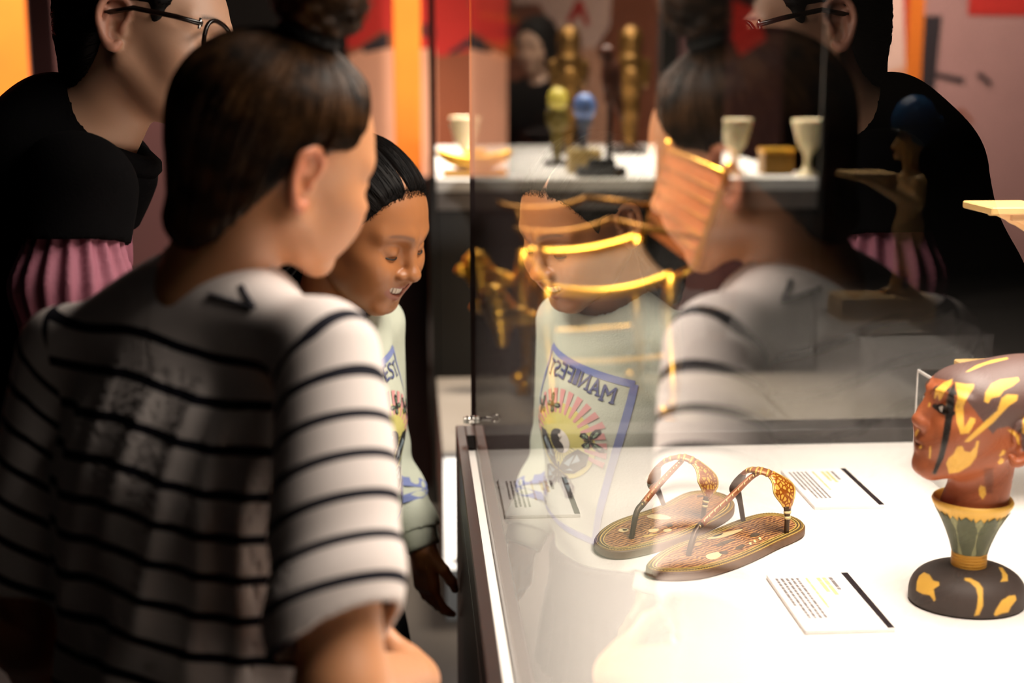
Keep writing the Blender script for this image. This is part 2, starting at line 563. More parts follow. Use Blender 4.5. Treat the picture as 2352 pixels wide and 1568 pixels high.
def hair_strands(name, curves, rad, mat, parent, rad_tip=0.3):
    """curves: array (n, k, 3) of strand points; built as thin flat ribbons of real geometry"""
    C = np.asarray(curves, float)
    n, k, _ = C.shape
    T = np.gradient(C, axis=1)
    T /= np.linalg.norm(T, axis=2, keepdims=True) + 1e-12
    ref = np.array([0.31, 0.42, 0.85])
    U = np.cross(T, ref); U /= np.linalg.norm(U, axis=2, keepdims=True) + 1e-12
    W = np.cross(T, U)
    tt = np.linspace(0, 1, k)
    r = (rad * (1 - (1 - rad_tip) * tt))[None, :, None]
    vs = np.stack([C + r * U, C - 0.5 * r * U + 0.87 * r * W, C - 0.5 * r * U - 0.87 * r * W], 2)     # n,k,3,3
    base = (np.arange(n)[:, None, None] * k + np.arange(k - 1)[None, :, None]) * 3
    j = np.arange(3)[None, None, :]; j2 = (j + 1) % 3
    f = np.stack([base + j, base + j2, base + 3 + j2, base + 3 + j], -1).reshape(-1, 4)
    o = mesh_obj(name, vs.reshape(-1, 3), f, mat, parent, True)
    o['kind'] = 'stuff'
    return o

# ---------------------------------------------------------------- setting
FWD = np.array([math.sin(YAW) * math.cos(PITCH), math.cos(YAW) * math.cos(PITCH), -math.sin(PITCH)])
RGT = np.array([math.cos(YAW), -math.sin(YAW), 0.0])
UPV = np.cross(RGT, FWD)

def ray(px, py):
    return FWD + RGT * (px - 1176) / PX_F + UPV * (784 - py) / PX_F

def on_z(px, py, z):
    """point of the level z seen at a pixel of the photograph"""
    d = ray(px, py); return EYE + d * (z - EYE[2]) / d[2]

def at_y(px, py, y):
    d = ray(px, py); return EYE + d * y / d[1]

def at_d(px, py, depth):
    return EYE + ray(px, py) * depth

M_black = plain('matt_black_paint', '0b0908', 0.6, noise=0.3)
M_floor = plain('dark_carpet', '2a2523', 0.9, noise=0.35, nscale=60, bumpy=0.4, bscale=400)
M_wall = plain('dark_wall_paint', '17110f', 0.8, noise=0.2)
M_white = plain('white_laminate', 'f2ece6', 0.35, noise=0.015, nscale=6)
M_frame = plain('dark_brown_lacquer', '2b211f', 0.4, noise=0.15)
M_steel = plain('polished_steel', 'd9d6d2', 0.18, 1.0)
M_gold = plain('gilded_wood', 'e8ad40', 0.33, 1.0, noise=0.15, nscale=40, bumpy=0.15, bscale=90)
M_glass = glass_mat('case_glass', (0.985, 0.99, 0.985), 1.5)
M_glass2 = glass_mat('anti_glare_glass', (0.985, 0.99, 0.985), 1.40)
M_acryl = glass_mat('clear_acrylic', (0.97, 0.975, 0.975), 1.49)
M_glint = plain('acrylic_edge_glint', 'efe9e4', 0.25)  # opaque pale colour that paints the glint along acrylic edges

def struct(name, lo, hi, mat):
    o = MB().box(lo, hi).build(name, mat)
    return tag(o, None, kind='structure')

struct('floor', (-4.5, -2.5, -0.1), (5.0, 10.2, 0.0), M_floor)
struct('ceiling', (-4.5, -2.5, 3.6), (5.0, 10.2, 3.7), M_black)
struct('wall_left', (-4.6, -2.5, 0), (-4.5, 10.2, 3.6), M_wall)
struct('wall_right', (5.0, -2.5, 0), (5.1, 10.2, 3.6), M_wall)
struct('wall_back', (-4.5, 10.1, 0), (5.0, 10.2, 3.6), M_wall)
struct('wall_front', (-4.5, -2.6, 0), (5.0, -2.5, 3.6), M_wall)

# ---------------------------------------------------------------- near display case
GX = 0.0930          # outer face of the long pane
GY = 2.3370          # inner face of the far pane
case = empty('display_case', (0.66, 1.0, 0), 'large glass display case with white deck and dark base in the foreground', 'display case')
def part(mb, name, mat, parent, smooth=False, label=None):
    o = mb.build(name, mat, parent, smooth)
    # keep world coordinates while hanging under an Empty
    if parent is not None:
        o.matrix_parent_inverse = parent_matrix(parent).inverted()
    if label: o['label'] = label
    return o

def parent_matrix(p):
    m = Matrix.Translation(p.location) @ p.rotation_euler.to_matrix().to_4x4() if p.type == 'EMPTY' else Matrix.Identity(4)
    return m

def hang(o, parent):
    o.parent = parent
    o.matrix_parent_inverse = parent_matrix(parent).inverted() if parent.type == 'EMPTY' else Matrix.Identity(4)
    return o

RIM = 0.905
part(MB().box((0.069, -0.45, 0.0), (1.30, 2.42, 0.845), 0.004), 'cabinet_body', M_frame, case)
part(MB().box((0.0856, -0.42, 0.846), (1.262, 2.345, TZ), 0.001), 'deck', M_white, case, label='white laminate deck')
part(MB().box((0.069, -0.45, 0.846), (0.0852, 2.42, RIM), 0.0015), 'rim_board', M_frame, case)
part(MB().box((0.0854, 2.3475, 0.846), (1.30, 2.42, RIM), 0.0015), 'rim_board', M_frame, case)
part(MB().box((1.2625, -0.45, 0.846), (1.30, 2.347, RIM), 0.0015), 'rim_board', M_frame, case)
part(MB().box((0.0854, -0.45, 0.846), (1.262, -0.4215, RIM), 0.0015), 'rim_board', M_frame, case)
part(MB().box((GX, -0.418, TZ + 0.0003), (GX + 0.008, GY, 2.255)), 'glass_pane', M_glass, case, label='long clear pane beside the visitors')
part(MB().box((GX + 0.0085, GY, TZ + 0.0003), (1.2585, GY + 0.008, 2.255)), 'glass_pane', M_glass2, case, label='far clear pane')
part(MB().box((GX + 0.0005, GY + 0.0003, TZ + 0.0003), (GX + 0.0080, GY + 0.0083, 2.255)), 'corner_seal', plain('dark_silicone', '1c1613', 0.7, spec=0.1), case)
part(MB().box((0.06, -0.46, 2.256), (1.31, 2.43, 2.42), 0.004), 'hood', M_black, case)
# ledge strip that holds the pane inside
part(MB().box((GX + 0.0085, -0.415, TZ + 0.0002), (GX + 0.0125, GY - 0.001, TZ + 0.004), 0.0006), 'glazing_bead', M_white, case)
lk = MB()
lk.tube([(0.0845, 2.325, 0.938), (0.0925, 2.325, 0.938)], 0.0068, 20)
lk.tube([(0.0800, 2.325, 0.938), (0.0842, 2.325, 0.938)], 0.0058, 20)
lk = part(lk, 'lock', M_steel, case, True)
tb = MB()
tb.box((0.1013, 2.302, 0.9405), (0.128, 2.305, 0.9485), 0.0008)
ring = [(0.1325 + 0.0062 * math.cos(a), 2.3035, 0.945 + 0.0062 * math.sin(a)) for a in np.linspace(0, 2 * math.pi, 21)]
tb.tube(ring, 0.0022, 8, caps=False)
part(tb, 'lock_tab', M_steel, case, True)

# ---------------------------------------------------------------- caption cards
M_card = plain('card_white', 'f4efec', 0.45)
M_bar = plain('card_black_band', '2a2124', 0.3)
M_ink = plain('grey_ink', '7d7472', 0.6)
M_inkgold = plain('gold_ink', 'e2c48c', 0.5)

def card(x0, y0, x1, y1, label, words_seed, lines):
    """header band along the side x1; the text runs along y (read from the visitor's side)"""
    t = empty('caption_card', ((x0 + x1) / 2, (y0 + y1) / 2, TZ), label, 'caption card', 'caption cards on the deck')
    zt = TZ + 0.0055
    part(MB().box((x0, y0, TZ + 0.0002), (x1, y1, zt), 0.0006), 'board', M_card, t)
    bw = 0.0088
    part(MB().box((x1 - bw, y0 + 0.0006, zt - 0.0003), (x1 - 0.0006, y1 - 0.0006, zt + 0.0004)), 'header_band', M_bar, t, label='black header band')
    rnd = random.Random(words_seed)
    L = y1 - y0; W = x1 - x0
    ink = MB(); gold = MB()
    def row(mb, xa, h, ya, length, wmax=0.014):
        y = ya
        while y > ya - length:
            w = rnd.uniform(0.004, wmax); w = min(w, y - (ya - length))
            if w < 0.0015: break
            mb.box((xa, y - w, zt - 0.0002), (xa + h, y, zt + 0.0003))
            y -= w + 0.0022
    top = y1 - 0.016
    row(ink, x1 - 0.0300, 0.0045, top, 0.046, 0.024)
    row(gold, x1 - 0.0385, 0.0050, top, 0.060, 0.05)
    row(gold, x1 - 0.0460, 0.0050, top, 0.052, 0.05)
    row(gold, x1 - 0.0600, 0.0030, top, 0.100, 0.04)
    for i in range(lines):
        row(ink, x1 - 0.0720 - 0.0066 * i, 0.0033, top, L * (0.72 if i < lines - 1 else 0.5))
    part(ink, 'text_lines', M_ink, t)['kind'] = 'stuff'
    part(gold, 'subtitle_lines', M_inkgold, t, label='gold subtitle lines')['kind'] = 'stuff'
    return t

card(0.1270, 1.964, 0.2360, 2.152, 'white caption card nearest the glass corner, left of the sandals', 3, 5)
card(0.5840, 1.976, 0.6900, 2.172, 'white caption card behind and right of the sandals', 5, 5)
card(0.4430, 1.514, 0.5485, 1.698, 'white caption card in front of the sandals, beside the bust', 8, 5)

# ---------------------------------------------------------------- sandals
M_sole = plain('sandal_side_leather', '6b4a2c', 0.55, noise=0.3, nscale=60)
M_gband = plain('old_gold_band', 'd9b45c', 0.4, 0.25, noise=0.25, nscale=80)
M_dband = plain('dark_band', '4a3820', 0.5, noise=0.3, nscale=90)
M_strapdark = plain('dark_bronze', '4b3722', 0.4, 0.4, noise=0.3, nscale=70)
M_wrap = plain('copper_wrap', 'a8653a', 0.35, 0.35, noise=0.35, nscale=120)
M_cream = plain('ivory_paint', 'e6cf95', 0.45)
M_bead = plain('gold_beads', 'f0d090', 0.25, 0.6)

def insole_mat():
    m, nt, p = nodes_of('painted_insole')
    p.inputs['Roughness'].default_value = 0.5
    tc = nt.nodes.new('ShaderNodeTexCoord')
    mp = nt.nodes.new('ShaderNodeMapping'); mp.inputs['Rotation'].default_value = (0, 0, -0.65)
    nt.links.new(tc.outputs['Object'], mp.inputs['Vector'])
    w = nt.nodes.new('ShaderNodeTexWave'); w.inputs['Scale'].default_value = 55; w.inputs['Distortion'].default_value = 7
    w.bands_direction = 'Y'; w.inputs['Detail'].default_value = 3; w.inputs['Detail Scale'].default_value = 1.6
    nt.links.new(mp.outputs[0], w.inputs['Vector'])
    r = nt.nodes.new('ShaderNodeValToRGB')
    r.color_ramp.elements[0].color = rgb('4e2a12'); r.color_ramp.elements[1].color = rgb('c08a4c')
    r.color_ramp.elements[1].position = 0.85
    e = r.color_ramp.elements.new(0.45); e.color = rgb('8a4c22')
    nt.links.new(w.outputs['Fac'], r.inputs['Fac'])
    nt.links.new(r.outputs[0], p.inputs['Base Color'])
    return m
M_insole = insole_mat()

def border_dots(P, d, z, step, mat, t):
    Q = inset(P, d); n = len(Q)
    seg = np.linalg.norm(np.roll(Q, -1, 0) - Q, axis=1); u = np.concatenate([[0], np.cumsum(seg)])
    QQ = np.concatenate([Q, Q[:1]])
    mb = MB()
    for s_ in np.arange(0, u[-1], step):
        x = np.interp(s_, u, QQ[:, 0]); y = np.interp(s_, u, QQ[:, 1]); x2 = np.interp(min(s_ + step * .55, u[-1]), u, QQ[:, 0]); y2 = np.interp(min(s_ + step * .55, u[-1]), u, QQ[:, 1])
        d_ = np.array((x2 - x, y2 - y)); L_ = np.linalg.norm(d_) + 1e-9; nn = np.array((-d_[1], d_[0])) / L_ * 0.0007
        mb.poly([(x + nn[0], y + nn[1]), (x - nn[0], y - nn[1]), (x2 - nn[0], y2 - nn[1]), (x2 + nn[0], y2 + nn[1])], z - 0.0003, z + 0.0004)
    o = part(mb, 'border_dashes', mat, t); o['kind'] = 'stuff'

def leaf_mat():
    """little gold petals on an amber ground"""
    m, nt, p = nodes_of('petal_inlay')
    p.inputs['Roughness'].default_value = 0.3
    tc = nt.nodes.new('ShaderNodeTexCoord')
    v = nt.nodes.new('ShaderNodeTexVoronoi'); v.inputs['Scale'].default_value = 150
    v.feature = 'DISTANCE_TO_EDGE'
    nt.links.new(tc.outputs['Object'], v.inputs['Vector'])
    r = nt.nodes.new('ShaderNodeValToRGB'); r.color_ramp.interpolation = 'LINEAR'
    r.color_ramp.elements[0].position = 0.10; r.color_ramp.elements[0].color = rgb('9c4f12')
    r.color_ramp.elements[1].position = 0.22; r.color_ramp.elements[1].color = rgb('edb64e')
    nt.links.new(v.outputs['Distance'], r.inputs['Fac'])
    nt.links.new(r.outputs[0], p.inputs['Base Color'])
    p.inputs['Metallic'].default_value = 0.25
    return m
M_leaf = leaf_mat()

def crop7(pts, z):
    return np.array([on_z(1340 + x * 540 / 2352, 1020 + y * 540 / 2352, z)[:2] for x, y in pts])

def smooth_loop(P, n=96, it=2):
    P = np.asarray(P, float)
    seg = np.linalg.norm(np.roll(P, -1, 0) - P, axis=1)
    t = np.concatenate([[0], np.cumsum(seg)])
    Q = np.concatenate([P, P[:1]])
    u = np.linspace(0, t[-1], n, endpoint=False)
    R = np.stack([np.interp(u, t, Q[:, i]) for i in range(2)], 1)
    for _ in range(it * 3):
        R = 0.5 * R + 0.25 * (np.roll(R, 1, 0) + np.roll(R, -1, 0))
    return R

def inset(P, d):
    T = np.roll(P, -1, 0) - np.roll(P, 1, 0)
    T /= np.linalg.norm(T, axis=1, keepdims=True)
    N = np.stack([-T[:, 1], T[:, 0]], 1)
    area = 0.5 * np.sum(P[:, 0] * np.roll(P[:, 1], -1) - P[:, 1] * np.roll(P[:, 0], -1))
    Q = P + N * d * (1 if area > 0 else -1)
    for _ in range(2):
        Q = 0.6 * Q + 0.2 * (np.roll(Q, 1, 0) + np.roll(Q, -1, 0))
    return Q

def ring_band(P, d0, d1, z0, z1):
    A, Bq = inset(P, d0), inset(P, d1)
    n = len(P); mb = MB()
    vs = [(x, y, z0) for x, y in A] + [(x, y, z1) for x, y in inset(P, d0 + 0.0003)] + [(x, y, z1) for x, y in inset(P, d1 - 0.0003)] + [(x, y, z0) for x, y in Bq]
    fs = []
    for k in range(3):
        for i in range(n):
            j = (i + 1) % n
            fs.append((k * n + i, k * n + j, (k + 1) * n + j, (k + 1) * n + i))
    return mb.add(vs, fs)

def spline(pts, n):
    pts = np.array(pts, float)
    P = np.concatenate([[2 * pts[0] - pts[1]], pts, [2 * pts[-1] - pts[-2]]])
    out = []
    m = len(pts) - 1
    for t in np.linspace(0, m, n):
        i = min(int(t), m - 1); u = t - i
        p0, p1, p2, p3 = P[i], P[i + 1], P[i + 2], P[i + 3]
        out.append(0.5 * (2 * p1 + (p2 - p0) * u + (2 * p0 - 5 * p1 + 4 * p2 - p3) * u * u + (3 * p1 - p0 - 3 * p2 + p3) * u ** 3))
    return np.array(out)

def band_along(path, width, thick, side):
    """lens-section strap: path (n,3), width and thickness per point, side = width direction per point"""
    n = len(path); mb = MB(); m = 10
    vs = []
    T = np.gradient(path, axis=0); T /= np.linalg.norm(T, axis=1, keepdims=True)
    for i in range(n):
        s = side[i] - T[i] * (side[i] @ T[i]); s /= np.linalg.norm(s)
        o = np.cross(T[i], s)
        for k in range(m):
            a = 2 * math.pi * k / m
            vs.append(path[i] + s * width[i] * math.cos(a) + o * thick[i] * math.sin(a))
    fs = [(i * m + k, i * m + (k + 1) % m, (i + 1) * m + (k + 1) % m, (i + 1) * m + k) for i in range(n - 1) for k in range(m)]
    fs += [list(range(m))[::-1], [(n - 1) * m + k for k in range(m)]]
    return mb.add(vs, fs)

def sandal(outline, label, toe, far_post, near_post, apex, leaf_far, leaf_near, toe_path, figures):
    ztop = TZ + 0.0125
    P = smooth_loop(crop7(outline, ztop))
    c = P.mean(0)
    t = empty('sandal', (c[0], c[1], TZ), label, 'sandal', 'pair of painted thong sandals')
    low = MB()
    n = len(P)
    Pi = inset(P, 0.002)
    vs = [(x, y, TZ + 0.0002) for x, y in Pi] + [(x, y, TZ + 0.003) for x, y in P] + [(x, y, ztop - 0.0015) for x, y in P] + [(x, y, ztop) for x, y in inset(P, 0.001)]
    fs = [list(range(n))[::-1], [3 * n + i for i in range(n)]]
    for k in range(3):
        fs += [(k * n + i, k * n + (i + 1) % n, (k + 1) * n + (i + 1) % n, (k + 1) * n + i) for i in range(n)]
    part(low.add(vs, fs), 'sole', M_sole, t)
    part(ring_band(P, 0.0015, 0.0045, ztop - .0003, ztop + 0.0010), 'border_band', M_gband, t)
    part(ring_band(P, 0.0050, 0.0066, ztop - .0003, ztop + 0.0008), 'border_band', M_dband, t, label='dark inner border')
    part(ring_band(P, 0.0070, 0.0092, ztop - .0003, ztop + 0.0011), 'border_band', M_gband, t)
    part(ring_band(P, 0.0098, 0.0110, ztop - .0003, ztop + 0.0008), 'border_band', M_dband, t, label='dark inner border')
    part(ring_band(P, 0.0114, 0.0134, ztop - .0003, ztop + 0.0010), 'border_band', M_gband, t)
    border_dots(P, 0.0030, ztop + 0.0010, 0.0042, M_dband, t)
    I = inset(P, 0.0138)
    part(MB().poly([tuple(q) for q in I], ztop - 0.0004, ztop + 0.0004), 'insole', M_insole, t, label='reddish painted insole')
    zz = ztop + 0.0004
    for kind, pts in figures:
        q = crop7(pts, zz)
        part(MB().poly([tuple(a) for a in smooth_loop(q, max(12, 3 * len(q)), 1)], zz - 0.0002, zz + 0.0005), 'painted_figure', {'c': M_cream, 'd': M_dband, 'g': M_gband}[kind], t)
    # arch over the instep
    A = np.append(crop7([far_post], ztop)[0], ztop); B = np.append(crop7([near_post], ztop)[0], ztop)
    mid = (A + B) / 2
    def w3(q, f):                       # a strap point seen at crop pixel q, f = 0 at the far post's distance .. 1 at the near post's
        y = A[1] + (B[1] - A[1]) * f
        return at_y(1340 + q[0] * 540 / 2352, 1020 + q[1] * 540 / 2352, y)
    ctrl = [A] + [w3(q, f) for q, f in leaf_far] + [w3(apex, 0.5)] + [w3(q, f) for q, f in leaf_near] + [B]
    path = spline(ctrl, 64)
    s = np.linspace(0, 1, 64)
    foot = unit(np.append(crop7([toe], ztop)[0], ztop) - mid)          # towards the toes
    foot = np.array([foot[0], foot[1], 0.0])
    leafw = lambda u, c, w: np.exp(-((u - c) / w) ** 2)
    width = 0.0038 + 0.0125 * leafw(s, 0.24, 0.085) + 0.0185 * leafw(s, 0.73, 0.10) + 0.0075 * leafw(s, 0.48, 0.11)
    thick = 0.0034 - 0.0009 * leafw(s, 0.27, 0.1) - 0.0009 * leafw(s, 0.72, 0.1)
    side = np.repeat(foot[None], 64, 0)
    def seg(a, b, name, mat, off=0.0, label=None):
        i0, i1 = int(a * 63), int(b * 63) + 1
        part(band_along(path[i0:i1], width[i0:i1] + off, thick[i0:i1] + off, side[i0:i1]), name, mat, t, True, label)
    seg(0.0, 0.16, 'strap_post', M_strapdark)
    seg(0.15, 0.36, 'strap_leaf', M_strapdark, label='dark leaf-shaped strap end')
    seg(0.35, 0.60, 'strap_wrap', M_wrap)
    seg(0.59, 0.86, 'strap_leaf', M_leaf, label='leaf-shaped strap end with gold petals')
    seg(0.85, 1.0, 'strap_post', M_strapdark)
    for a in (0.40, 0.44, 0.48, 0.52, 0.56):
        seg(a, a + 0.018, 'wrap_band', M_gband, 0.0007)
    for a in (0.875, 0.905):
        seg(a, a + 0.02, 'post_collar', M_cream, 0.0009)
    # rim of the inlaid leaf
    i0, i1 = int(0.60 * 63), int(0.86 * 63)
    rim = MB()
    T = np.gradient(path, axis=0); T /= np.linalg.norm(T, axis=1, keepdims=True)
    for sg in (1, -1):
        pts = []
        for i in range(i0, i1):
            sv = side[i] - T[i] * (side[i] @ T[i]); sv /= np.linalg.norm(sv)
            pts.append(path[i] + sg * sv * width[i])
        rim.tube(pts, 0.0013, 8)
    part(rim, 'leaf_rim', M_gband, t, True)
    # strap between the toes
    tp0 = np.append(crop7([toe_path[0]], ztop)[0], ztop)
    ctrl = [tp0] + [at_y(1340 + q[0] * 540 / 2352, 1020 + q[1] * 540 / 2352, tp0[1] + (w3(apex, .5)[1] - tp0[1]) * f) for q, f in toe_path[1:]]
    tpth = spline(ctrl, 40)
    rad = 0.0036 + 0.0010 * np.sin(np.linspace(0, 1, 40) * math.pi)
    part(MB().tube(tpth[:16], rad[:16], 10), 'toe_post', M_strapdark, t, True)
    part(MB().tube(tpth[15:], rad[15:], 10), 'toe_strap', M_wrap, t, True)
    bd = MB()
    for i in range(14, 39, 2):
        tv = tpth[min(i + 1, 39)] - tpth[i - 1]
        up = np.cross(unit(tv), np.array([1, 0.2, 0])); up = up / np.linalg.norm(up)
        if up[2] < 0: up = -up
        q = tpth[i] + (up * 0.8 + np.array([0, -0.6, 0])) * 0.0038
        bd.ball(q, 0.0019, 8)
    part(bd, 'strap_beads', M_bead, t, True)
    return t

sandal([(95, 950), (140, 880), (260, 790), (420, 725), (600, 675), (800, 600), (960, 505), (1080, 465), (1200, 455), (1330, 470), (1460, 510), (1515, 565),
        (1522, 620), (1470, 680), (1330, 760), (1150, 850), (950, 940), (700, 1010), (480, 1065), (300, 1080), (180, 1050), (110, 1000)],
       'painted gold thong sandal farther from the viewer, behind its twin', (300, 950), (805, 612), (1195, 745), (985, 128),
       [((765, 505), 0.02), ((715, 395), 0.05), ((720, 270), 0.2), ((820, 165), 0.38)], [((1130, 190), 0.62), ((1235, 330), 0.8), ((1250, 470), 0.92), ((1215, 600), 0.98)],
       [(480, 945), ((530, 690), 0.12), ((600, 590), 0.25), ((740, 420), 0.5), ((880, 270), 0.8), ((985, 165), 1.0)],
       [('c', [(345, 850), (430, 838), (470, 858), (420, 885), (350, 880)]), ('d', [(385, 853), (440, 850), (440, 866), (390, 868)]),
        ('c', [(590, 720), (760, 690), (920, 745), (800, 760), (680, 750)]), ('d', [(820, 800), (890, 790), (900, 830), (840, 835)]),
        ('c', [(640, 850), (760, 840), (770, 870), (650, 890)]), ('c', [(790, 850), (880, 840), (900, 870), (800, 885)]),
        ('d', [(1120, 520), (1200, 505), (1215, 518), (1140, 536)]), ('g', [(560, 920), (760, 890), (770, 905), (580, 940)])])
sandal([(600, 1240), (640, 1170), (780, 1060), (950, 985), (1150, 920), (1350, 835), (1500, 772), (1650, 720), (1780, 685), (1900, 680), (2050, 700), (2180, 750), (2232, 805),
        (2225, 850), (2100, 910), (1950, 970), (1800, 1050), (1600, 1140), (1400, 1210), (1200, 1265), (950, 1285), (750, 1278), (640, 1265)],
       'painted gold thong sandal nearer the viewer, in front of its twin', (760, 1200), (1600, 770), (2030, 890), (1760, 262),
       [((1565, 560), 0.02), ((1530, 440), 0.06), ((1570, 330), 0.2), ((1650, 262), 0.36)], [((1890, 310), 0.62), ((1990, 420), 0.78), ((2035, 560), 0.9), ((2040, 710), 0.97)],
       [(1050, 1115), ((1085, 980), 0.08), ((1140, 850), 0.2), ((1290, 690), 0.42), ((1480, 520), 0.66), ((1660, 345), 0.92), ((1750, 285), 1.0)],
       [('c', [(1215, 1110), (1290, 1085), (1400, 1075), (1370, 1130), (1290, 1165), (1230, 1150)]), ('d', [(1330, 1090), (1400, 1065), (1470, 1070), (1420, 1110)]),
        ('c', [(1180, 960), (1330, 905), (1560, 850), (1640, 835), (1500, 905), (1330, 950)]), ('d', [(1500, 1040), (1620, 990), (1640, 1010), (1530, 1070)]),
        ('c', [(1650, 985), (1672, 975), (1690, 1005), (1668, 1015)]), ('c', [(1695, 960), (1716, 950), (1735, 980), (1712, 992)]), ('c', [(1745, 935), (1768, 925), (1788, 955), (1764, 966)]),
        ('d', [(1640, 905), (1760, 880), (1790, 905), (1680, 940)]), ('g', [(1260, 920), (1400, 880), (1420, 895), (1300, 940)]),
        ('d', [(1300, 1010), (1420, 960), (1560, 935), (1430, 1000), (1330, 1040)]), ('g', [(1100, 1000), (1180, 975), (1200, 1000), (1120, 1030)])])

# ---------------------------------------------------------------- painted bust on a lotus
def in_poly(x, y, poly):
    poly = np.asarray(poly, float); r = np.zeros(len(x), bool)
    j = len(poly) - 1
    for i in range(len(poly)):
        xi, yi = poly[i]; xj, yj = poly[j]
        c = ((yi > y) != (yj > y)) & (x < (xj - xi) * (y - yi) / (yj - yi + 1e-12) + xi)
        r ^= c; j = i
    return r

def poly_dist(x, y, poly):
    poly = np.asarray(poly, float); d = np.full(len(x), 1e9)
    for i in range(len(poly)):
        a = poly[i]; b = poly[(i + 1) % len(poly)]; ba = b - a
        t = np.clip(((x - a[0]) * ba[0] + (y - a[1]) * ba[1]) / (ba @ ba + 1e-12), 0, 1)
        d = np.minimum(d, np.hypot(x - a[0] - t * ba[0], y - a[1] - t * ba[1]))
    return np.where(in_poly(x, y, poly), -d, d)

BY = 1.605
bust = empty('painted_bust', (0.668, BY, TZ), 'painted carved head of a youth rising from a lotus cup on a dark domed base', 'bust')
M_bust = tinted('painted_wood', 0.5, bumpy=0.15, bscale=500)
GOLD = np.array(rgb('e3ae45')[:3]); SKIN = np.array(rgb('99502c')[:3]); SKULL = np.array(rgb('5c423c')[:3]); DARK = np.array(rgb('2a2018')[:3])
S_B = 0.86
O_B = np.array([0.680, BY, 1.112])
R_B = facing(266, -11, 0)
def bust_local(P):
    return ((P - O_B.astype(F32)) @ R_B.astype(F32)) / F32(S_B)
def bust_sdf(P):
    L = bust_local(P)
    q = L.copy(); q[:, 2] += 0.020 * (np.abs(L[:, 0]) > -1)                # ears sit low on this head
    L = L.copy(); L[:, 2] = np.where(L[:, 2] > 0.022, 0.022 + (L[:, 2] - 0.022) * 1.72, L[:, 2])
    d = head_sdf(L, 0, ears=False, lids=1.0, nose_w=0.72, nose_l=0.003, nose_r=0.68)
    d = smin(d, ell(L, (0, -0.062, 0.070), (0.064, 0.085, 0.080)), 0.03)
    d = smin(d, cone(L, (0, 0.079, 0.030), (0, 0.0965, -0.018), 0.0068, 0.0056), 0.012)
    S = np.stack([np.abs(q[:, 0]), q[:, 1] + 0.006, q[:, 2]], 1)
    d = smin(d, ear_sdf(S), 0.004)
    d = d * S_B
    nk = cone(P, (0.690, BY, 1.085), (0.669, BY, 1.000), 0.029, 0.039)
    d = smin(d, nk, 0.018)
    return np.maximum(d, 0.993 - P[:, 2])
bv, bf = extract(bust_sdf, (0.565, BY - 0.085, 0.985), (0.86, BY + 0.085, 1.27), 0.0013)
BL = bust_local(bv.astype(F32))
def crop8(pts):      # photograph crop with the head in side view -> x, z on the head
    return [tuple(at_y(2060 + x * 292 / 1145, 780 + y * 292 / 1145, BY - 0.035)[[0, 2]]) for x, y in pts]
tin = np.repeat(SKIN[None], len(bv), 0)
D_B = unit(np.array((0.66, BY, TZ + 0.22)) - EYE)
def slide(v, y0):
    return v - D_B[None] * ((v[:, 1] - y0) / D_B[1])[:, None]      # paint strokes laid on from one side
bx, bz = slide(bv, BY - 0.035)[:, [0, 2]].T
nearside = bv[:, 1] < BY + 0.012
# dark cap of hair
cap_line = crop8([(320, 330), (520, 380), (640, 560), (860, 850), (900, 800), (1000, 780), (1110, 850), (1120, 1000), (1400, 1000), (1700, 300), (1000, -200), (300, 100)])
def lay(poly, col, soft=0.0008, both=False):
    global tin
    d = poly_dist(bx, bz, poly)
    w = 1 - sstep(d, -soft, soft)
    if not both: w = w * nearside
    tin = tin + (np.asarray(col) - tin) * w[:, None]
lay(cap_line, SKULL, both=True)
back = sstep(-BL[:, 1], 0.030, 0.036) * sstep(BL[:, 2], -0.040, -0.034)
tin = tin + (SKULL - tin) * back[:, None]
lips = head_tint(BL.astype(F32), (0, 0, 0), (1, 1, 1), (1, 1, 1), 0, brow_on=False)[:, 0]
tin = tin + (SKIN * 0.62 - tin) * (np.clip(lips, 0, 1) * 0.8)[:, None]
bw = head_tint(BL.astype(F32), (0, 0, 0), (0, 0, 0), (1, 1, 1), 0)[:, 0]
tin = tin + (DARK - tin) * np.clip(bw * 1.2, 0, 1)[:, None]
SB = np.stack([np.abs(BL[:, 0]), BL[:, 1], BL[:, 2]], 1)
eye = bump(SB, (0.0315, 0.083, 0.0038), (0.0165, 0.022, 0.0050)) > 0.45
tin[eye] = np.array(rgb('d8cfc4')[:3])
iris = bump(SB, (0.0290, 0.083, 0.0035), (0.0060, 0.02, 0.0060)) > 0.42
tin[iris] = DARK * 0.4
rimz = (bump(SB, (0.0305, 0.083, 0.0035), (0.0215, 0.024, 0.0078)) > 0.42) & ~eye & ~iris
tin[rimz] = DARK * 0.6
